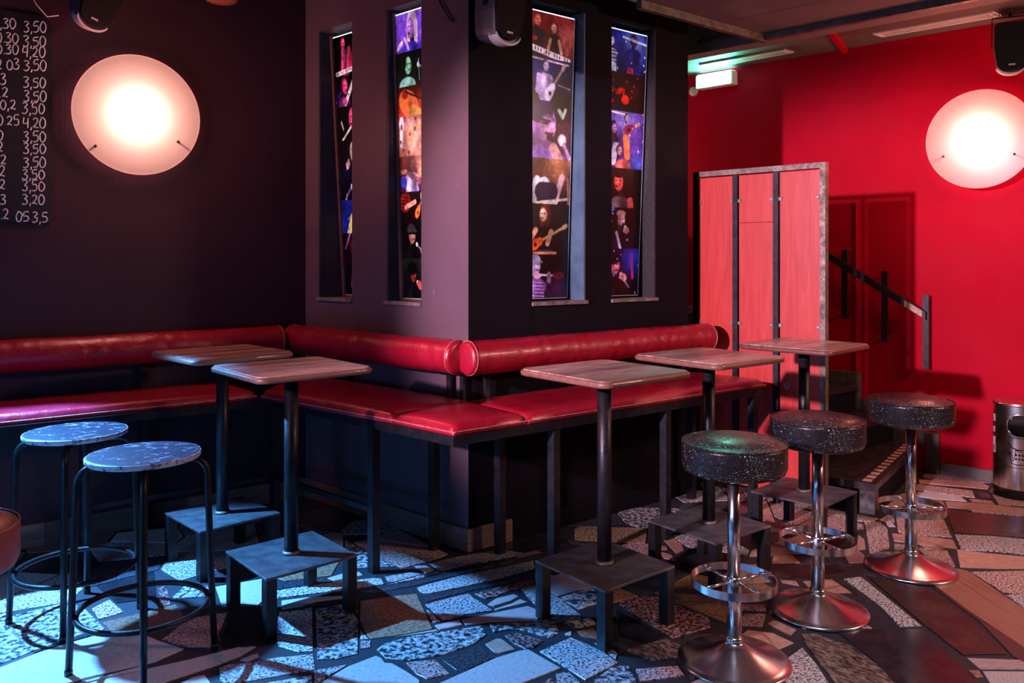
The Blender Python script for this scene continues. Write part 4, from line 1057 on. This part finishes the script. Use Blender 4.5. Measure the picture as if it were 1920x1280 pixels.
        me.loops.add(len(f) * 4); me.loops.foreach_set('vertex_index', f.astype(np.int32).ravel()); me.polygons.add(len(f)); me.polygons.foreach_set('loop_start', np.arange(len(f), dtype=np.int32) * 4)
        me.update(calc_edges=True); at = me.color_attributes.new('print', 'FLOAT_COLOR', 'POINT'); at.data.foreach_set('color', np.concatenate([A.reshape(-1, 3), np.ones((n * m_, 1))], 1).astype(np.float32).ravel())
        return link(name, me, 'photo_print', parent)
K0 = (.02, .015, .03); PK = (.78, .22, .42); LI = (.75, .62, .92); SK = (.80, .52, .45); OR = (.95, .42, .22); RD = (.75, .10, .12); PU = (.52, .25, .72); WH = (.92, .88, .92)
h4 = 1.60 / .34
def strip1():
    p = Pic(.31, 1.60, 1.4); s = p.sec; H = p.H / p.W; e = [H * q for q in (0, .155, .27, .40, .515, .63, .76, .885, 1)]
    s(e[0], e[1], K0, (.05, .02, .05)); p.head(.45, .16, .11, PK, (.25, .05, .12), 1); p.body(.55, .26, .2, .4, (.38, .16, .26)); p.line(.42, .3, .38, .66, .06, PK); p.line(.72, .3, .62, .68, .07, PK); p.ell(.85, .55, .14, .2, (.62, .12, .2)); p.keys(.1, .74, 1.0, .68)
    s(e[1], e[2], K0, (.10, .04, .12)); p.head(.45, .2, .15, PK, (.35, .1, .15), 1); p.body(.4, .38, .27, .3, (.28, .12, .28)); p.line(.98, .0, .45, .55, .055, WH); p.ell(.42, .5, .1, .07, PK); p.speck(3, 6, (.2, .12, .5), .03)
    s(e[2], e[3], K0, K0); p.head(.75, .24, .22, PK, (.10, .02, .06), -1); p.line(.62, .44, .2, .68, .025, WH); p.line(.2, .3, .28, .45, .025, (.6, .5, .55)); p.body(.95, .45, .2, .3, (.10, .03, .08))
    s(e[3], e[4], K0, (.06, .03, .08)); p.head(.66, .22, .19, (.92, .78, .78), (.07, .04, .06), 1, long=.7); p.mic(.45, .42, -.12, .2, .05); p.ell(.42, .5, .11, .08, (.85, .62, .6)); p.body(.7, .48, .3, .2, (.12, .03, .1))
    s(e[4], e[5], (.05, .04, .16), K0); p.head(.92, .22, .22, (.66, .25, .6), (.08, .02, .1), -1); p.mic(.55, .34, -.25, .16, .06, LI); p.line(.3, .5, .22, .62, .03, LI)
    s(e[5], e[6], (.10, .10, .45), (.08, .10, .38)); p.glow(.45, .12, .35, (.16, .2, .7)); p.head(.98, .3, .2, (.75, .55, .5), (.4, .25, .2), -1); p.mic(.6, .32, -.3, .06, .05, (.8, .75, .5)); p.line(.5, .36, .3, .75, .09, (.75, .7, .45), .12)
    s(e[6], e[7], (.05, .02, .05), (.10, .02, .04)); p.ell(.6, .25, .2, .28, (.80, .62, .45), .3); p.line(.35, .0, .1, .3, .03, (.6, .3, .6)); p.ell(.62, .45, .24, .15, (.85, .42, .22), .6); p.line(.3, .2, .55, .6, .05, (.35, .05, .06)); p.ell(.9, .6, .1, .12, (.9, .75, .7))
    s(e[7], e[8], K0, (.04, .02, .03)); p.line(.45, .05, .35, .4, .07, (.75, .2, .3)); p.ell(.85, .1, .16, .2, (.85, .6, .58)); p.body(.75, .3, .28, .3, K0); p.ell(.55, .52, .16, .05, (.85, .5, .5))
    return p
def strip2():
    p = Pic(.285, 1.60, 1.25); s = p.sec; H = p.H / p.W; e = [H * q for q in (0, .135, .255, .36, .50, .625, .735, .86, 1)]
    s(e[0], e[1], (.50, .30, .85), (.38, .22, .75)); p.head(.62, .3, .2, (.62, .40, .78), (.86, .72, .85), -1, long=1.0); p.body(.6, .56, .34, .3, (.25, .18, .7)); p.line(.35, .5, .5, .7, .04, (.85, .6, .9)); p.ell(.15, .62, .14, .05, (.9, .85, .95), -.6)
    s(e[1], e[2], (.03, .06, .06), (.05, .10, .10)); p.head(.45, .26, .17, (.42, .66, .55), (.05, .08, .06), 1, long=.25); p.ell(.25, .2, .14, .16, (.05, .08, .06)); p.body(.42, .48, .34, .3, (.55, .80, .74)); p.mic(.88, .3, .12, .05, .05); p.line(.9, .2, .92, .6, .015, (.4, .6, .6))
    s(e[2], e[3], (.16, .05, .04), (.80, .20, .12)); p.ell(.45, .35, .42, .26, OR, .35); p.ell(.3, .15, .13, .1, (.55, .15, .1)); p.line(.3, .1, 1, .3, .02, (.2, .05, .05)); p.ell(.72, .52, .3, .12, (.95, .6, .3), .3)
    s(e[3], e[4], (.45, .16, .20), (.85, .45, .40)); p.glow(.6, .35, .5, (1, .78, .70), 1); p.ell(.12, .12, .1, .14, (.9, .85, .9)); p.ell(.5, .42, .13, .16, (.95, .6, .45)); p.ell(.78, .2, .12, .14, (.95, .65, .5)); p.line(.1, .3, .1, .55, .06, WH); p.speck(8, 10, (.5, .15, .15), .04)
    s(e[4], e[5], (.40, .12, .12), (.25, .08, .2)); p.glow(.9, .1, .3, (.95, .7, .55)); p.head(.52, .16, .12, (.45, .26, .3), (.1, .05, .08), 1); p.body(.5, .3, .3, .35, (.72, .62, .90)); p.ell(.18, .3, .14, .05, (.8, .5, .4)); p.ell(.85, .34, .12, .1, (.85, .5, .35)); p.ell(.15, .5, .13, .12, (.2, .25, .75)); p.line(.4, .35, .8, .5, .06, (.6, .35, .4))
    s(e[5], e[6], K0, (.08, .02, .03)); p.ell(.18, .2, .24, .2, (.50, .10, .10)); [p.line(.0, y, .4, y + .05, .008, (.15, .03, .03)) for y in (.08, .15, .22, .29)]; p.guitar(.68, .42, -.9, .45, (.92, .36, .16)); p.line(.2, .3, .6, .2, .05, SK); p.ell(.9, .1, .08, .1, SK)
    s(e[6], e[7], (.04, .03, .04), K0); p.head(.42, .22, .17, (.55, .34, .30), (.08, .05, .05), 1, cap=(.22, .18, .18)); p.line(.3, .2, .62, .2, .022, (.05, .04, .05)); p.mic(.62, .42, .3, .18, .045, (.6, .5, .55)); p.body(.4, .46, .36, .3, (.05, .03, .04)); p.ell(.86, .55, .1, .08, (.6, .4, .35)); p.line(.9, .1, .95, .5, .012, (.5, .45, .5))
    s(e[7], e[8], (.10, .12, .10), K0); p.head(.42, .30, .15, (.50, .16, .14), (.04, .03, .03), 1); p.ell(.4, .2, .2, .12, (.05, .04, .05)); p.mic(.6, .46, .2, .18, .04); p.ell(.68, .52, .12, .09, (.75, .28, .24)); p.body(.4, .52, .35, .25, (.06, .05, .06))
    return p
def strip3():
    p = Pic(.375, 1.60); s = p.sec; H = p.H / p.W; e = [H * q for q in (0, .155, .305, .505, .665, .835, 1)]
    s(e[0], e[1], (.42, .03, .06), (.30, .04, .06)); p.glow(.85, .3, .3, (.75, .35, .35)); p.head(.22, .12, .08, (.75, .35, .3), (.5, .12, .1), 1, long=.4); p.body(.2, .22, .18, .35, (.10, .03, .06)); p.head(.58, .2, .07, (.85, .55, .5), (.2, .06, .06), -1); p.body(.58, .3, .14, .25, (.05, .03, .06)); p.line(.5, .38, .45, .55, .03, SK); p.line(.68, .38, .74, .56, .03, SK); p.keys(0, .52, .9, .66); p.line(.95, .35, .85, .55, .04, (.7, .3, .25)); p.line(0, .45, .2, .4, .03, (.55, .1, .12))
    s(e[1], e[2], (.06, .06, .22), K0); p.glow(.3, .15, .5, (.12, .12, .42)); p.line(0, .02, .9, .06, .012, (.9, .7, .85)); p.head(.42, .12, .07, (.72, .6, .85), (.12, .1, .2), 1); p.body(.42, .22, .16, .32, (.60, .50, .74)); p.line(.28, .28, .26, .5, .045, LI); p.line(.26, .5, .45, .56, .04, LI); p.guitar(.5, .52, -.95, .55, (.78, .70, .85), (.5, .42, .4)); p.ell(.85, .45, .12, .08, (.12, .12, .16)); p.line(.7, .38, .95, .42, .012, (.5, .45, .6))
    s(e[2], e[3], K0, (.28, .14, .34)); p.glow(.8, .55, .4, (.35, .16, .16)); p.ell(.3, .36, .36, .40, (.62, .36, .74), .12); p.ell(.3, .14, .30, .20, (.14, .09, .24), .12); p.line(.02, .24, .58, .28, .05, (.11, .07, .2))
    p.ell(.48, .40, .14, .18, (.86, .60, .84), .1, .08); p.ell(.60, .40, .06, .07, (.80, .52, .72)); p.ell(.44, .33, .07, .022, (.16, .06, .2)); p.line(.36, .28, .54, .30, .018, (.15, .05, .2)); p.ell(.54, .54, .07, .055, (.22, .04, .12)); p.line(.46, .48, .6, .48, .018, (.25, .1, .28)); p.ell(.08, .45, .05, .09, (.72, .42, .70)); p.ell(.4, .68, .2, .06, (.55, .3, .55)); p.ell(.8, .56, .09, .09, (.82, .72, .80)); p.line(.84, .62, .98, .85, .035, (.6, .45, .6)); p.ell(.4, .82, .48, .14, (.58, .40, .80), .1, .06); p.line(.62, .7, .74, .85, .09, (.85, .58, .62)); p.line(.72, .12, .80, .2, .035, (.72, .75, .68)); p.line(.86, .1, .8, .22, .03, (.72, .75, .68))
    s(e[3], e[4], (.42, .24, .22), (.14, .05, .08)); p.glow(.7, .1, .35, (.80, .48, .34)); p.glow(.3, .15, .25, (.3, .12, .1)); p.line(.3, .35, .22, .62, .08, (.85, .82, .95)); p.line(.45, .4, .52, .62, .12, (.78, .76, .92)); p.line(.82, .28, .68, .66, .06, (.85, .62, .72)); p.line(.4, .5, .6, .5, .14, (.12, .08, .2)); p.line(.05, .70, .95, .60, .02, (.75, .70, .66)); p.line(0, .76, .6, .72, .012, (.5, .4, .42)); p.line(.95, .3, .98, .75, .02, (.7, .4, .35))
    s(e[4], e[5], K0, (.04, .03, .05)); p.glow(.5, .2, .5, (.12, .14, .18)); p.head(.46, .16, .10, (.88, .64, .58), (.42, .10, .12), -1, long=1.0); p.body(.46, .34, .2, .3, (.05, .03, .05)); p.line(.3, .4, .18, .56, .045, SK); p.line(.62, .42, .55, .6, .045, SK); p.guitar(.28, .62, -.42, .72, (.85, .30, .16), (.72, .56, .42)); p.line(.08, .7, .1, .8, .04, (.6, .15, .12)); p.ell(.5, .74, .2, .05, (.10, .2, .3))
    s(e[5], e[6], K0, (.12, .05, .15)); p.line(.28, .01, .72, .01, .03, (.75, .42, .30)); p.head(.3, .2, .13, (.66, .50, .72), (.2, .12, .2), 1, cap=(.52, .46, .62)); p.body(.3, .38, .26, .35, (.42, .24, .52)); [p.line(.1, y, .5, y + .02, .006, (.7, .5, .8)) for y in (.45, .5, .55, .6, .65)]; p.line(.2, .34, .72, .36, .014, (.85, .8, .9)); p.ell(.35, .36, .09, .045, (.72, .48, .66)); p.ell(.8, .36, .12, .06, (.35, .1, .12)); p.glow(.75, .6, .25, (.3, .14, .3)); p.line(.6, .34, .6, .44, .04, (.66, .42, .6))
    return p
def strip4():
    p = Pic(.36, 1.60); s = p.sec; H = p.H / p.W; e = [H * q for q in (0, .155, .30, .515, .665, .82, 1)]
    s(e[0], e[1], (.08, .12, .50), (.05, .06, .22)); p.glow(.7, .2, .3, (.45, .55, .9)); p.head(.68, .14, .09, (.30, .12, .30), K0, 1); p.body(.66, .26, .2, .4, (.10, .10, .40)); p.head(.12, .2, .07, (.6, .5, .65), K0, 1, long=.4); p.body(.12, .32, .15, .35, (.65, .66, .85)); [p.line(0, y, .28, y, .01, (.12, .1, .25)) for y in (.36, .42, .48, .54)]; p.line(.4, .1, .98, .16, .02, (.7, .75, .95)); p.ell(.6, .66, .08, .08, (.75, .15, .3)); p.speck(5, 14, (.8, .85, 1), .014)
    s(e[1], e[2], (.10, .01, .02), (.05, .01, .02)); p.head(.55, .2, .1, (.30, .06, .05), (.06, .02, .03), -1); p.ell(.6, .3, .25, .14, (.16, .03, .04)); p.ell(.35, .32, .1, .05, (.70, .10, .08), -.4); p.ell(.5, .45, .1, .08, (.8, .12, .10)); p.ell(.12, .5, .1, .05, (.65, .06, .06)); p.line(.0, .2, .35, .36, .012, (.5, .08, .08)); p.speck(11, 14, (.8, .15, .12), .018)
    s(e[2], e[3], (.30, .20, .55), (.25, .12, .40)); p.glow(.5, .1, .3, (.55, .5, .9)); p.head(.25, .3, .08, (.55, .35, .6), (.10, .04, .1), 1, long=.8); p.body(.25, .42, .15, .3, (.14, .07, .22)); p.line(.55, .12, .58, .6, .08, (.55, .42, .75)); p.head(.56, .1, .055, (.75, .6, .8), K0, 1); p.guitar(.6, .3, -.4, .3, (.5, .15, .3)); p.line(.55, .45, .6, .75, .07, (.90, .42, .25)); p.line(.3, .6, .25, .85, .07, (.75, .70, .92)); p.head(.4, .66, .07, (.8, .5, .55), (.2, .05, .1), 1); p.body(.5, .8, .2, .2, (.72, .30, .28)); p.glow(.85, .85, .2, (.25, .35, .8)); p.speck(15, 12, (.7, .6, .9), .016); p.line(0, .02, .5, .05, .014, (.9, .85, 1))
    s(e[3], e[4], K0, K0); p.head(.42, .22, .15, (.74, .24, .26), (.05, .02, .03), -1, long=.1); p.ell(.4, .08, .14, .09, (.06, .02, .03)); p.ell(.26, .30, .06, .045, (.2, .03, .04)); p.mic(.16, .34, -.12, .16, .045, (.7, .5, .5)); p.ell(.12, .40, .08, .06, (.72, .26, .28)); p.body(.45, .46, .26, .3, (.32, .22, .28)); p.line(.72, .55, .76, .74, .07, (.70, .24, .25))
    s(e[4], e[5], K0, (.06, .04, .10)); p.head(.5, .2, .12, (.62, .40, .46), (.08, .04, .06), 1, beard=1); p.ell(.5, .1, .12, .06, (.6, .38, .42)); p.mic(.62, .33, .02, .12, .035); p.ell(.64, .38, .08, .06, (.7, .46, .5)); p.body(.48, .4, .24, .35, (.07, .05, .10)); p.line(.4, .42, .52, .72, .03, (.75, .70, .85)); p.line(.0, .12, .3, .02, .04, (.30, .35, .75)); p.line(.1, .3, .16, .7, .05, (.40, .45, .85)); p.speck(19, 6, (.5, .6, .9), .02)
    s(e[5], e[6], (.05, .04, .14), K0); p.glow(.85, .15, .3, (.12, .22, .85)); p.head(.38, .28, .15, (.60, .26, .38), (.07, .03, .06), 1, long=.3); p.ell(.34, .15, .2, .12, (.08, .03, .07)); p.mic(.55, .44, .2, .22, .04, (.65, .55, .75)); p.ell(.6, .5, .1, .08, (.80, .45, .5)); p.body(.4, .55, .4, .3, (.07, .05, .09)); p.line(.8, .1, .85, .5, .03, (.5, .1, .3)); p.speck(23, 10, (.4, .5, 1), .014)
    return p
def put_strip(p, horiz, a0, a1, dt, db, label, frame):
    """horiz 'v': slot of the left face, spans v, depth along u; the board leans forward at the top"""
    zt, zb = 2.895, 1.285
    root = empty('photo_strip', (*(W(dt, a0) if horiz == 'v' else W(a0, dt)), zb)); ri = Vector(root.location)
    def Q(a, b, back=0):
        d = dt + (db - dt) * b + back; w = a1 + (a0 - a1) * a if horiz == 'v' else a0 + (a1 - a0) * a
        return (*(W(d, w) if horiz == 'v' else W(w, d)), zt + (zb - zt) * b)
    pr = p.build(lambda a, b: Q(a, b, -.0006), 'photo_print', root); pr.location = -ri
    def slab2(a, b, c, d, f, g, nm, mt):
        vs = [Q(*q, f) for q in (a, b, c, d)] + [Q(*q, g) for q in (a, b, c, d)]
        o = MB().add(vs, [(0, 1, 2, 3), (7, 6, 5, 4)] + [(i, (i + 1) % 4, 4 + (i + 1) % 4, 4 + i) for i in range(4)]).build(nm, mt, root); o.location = -ri
    slab2((0, 0), (1, 0), (1, 1), (0, 1), 0, .01, 'backing_board', 'black_plastic')
    e = .012
    slab2((0, -.0035), (1, -.0035), (1, -.0003), (0, -.0003), -.002, .01, 'edge_light', 'tube_glow')
    slab2((0, 1.0003), (1, 1.0003), (1, 1.003), (0, 1.003), -.002, .01, 'edge_strip', 'white_edge')
    if horiz == 'u': slab2((1.001, -.003), (1.001 + e, -.003), (1.001 + e, 1.003), (1.001, 1.003), -.001, .01, 'edge_strip', 'white_edge')
    if frame:
        slab2((-.10, -.01), (-.003, -.01), (-.003, 1.004), (-.10, 1.004), -.012, .01, 'frame_side', 'bezel_brown')
        slab2((-.10, 1.004), (1, 1.004), (1, 1.022), (-.10, 1.022), -.012, .01, 'frame_foot', 'bezel_brown')
    tag(root, label, 'poster', 'concert photo strips in the wall slots')
put_strip(strip1(), 'v', .992, 1.292, .075, .165, 'narrow collage of concert photos in the leftmost slot, keyboard player on top', True)
put_strip(strip2(), 'v', .372, .628, .035, .088, 'narrow concert photo collage in the second slot, lilac saxophonist on top', True)
put_strip(strip3(), 'u', .434, .788, .050, .105, 'concert photo strip with a large purple singer in a knitted cap', False)
put_strip(strip4(), 'u', 1.041, 1.383, .038, .108, 'concert photo strip in the rightmost slot of the dark block', False)
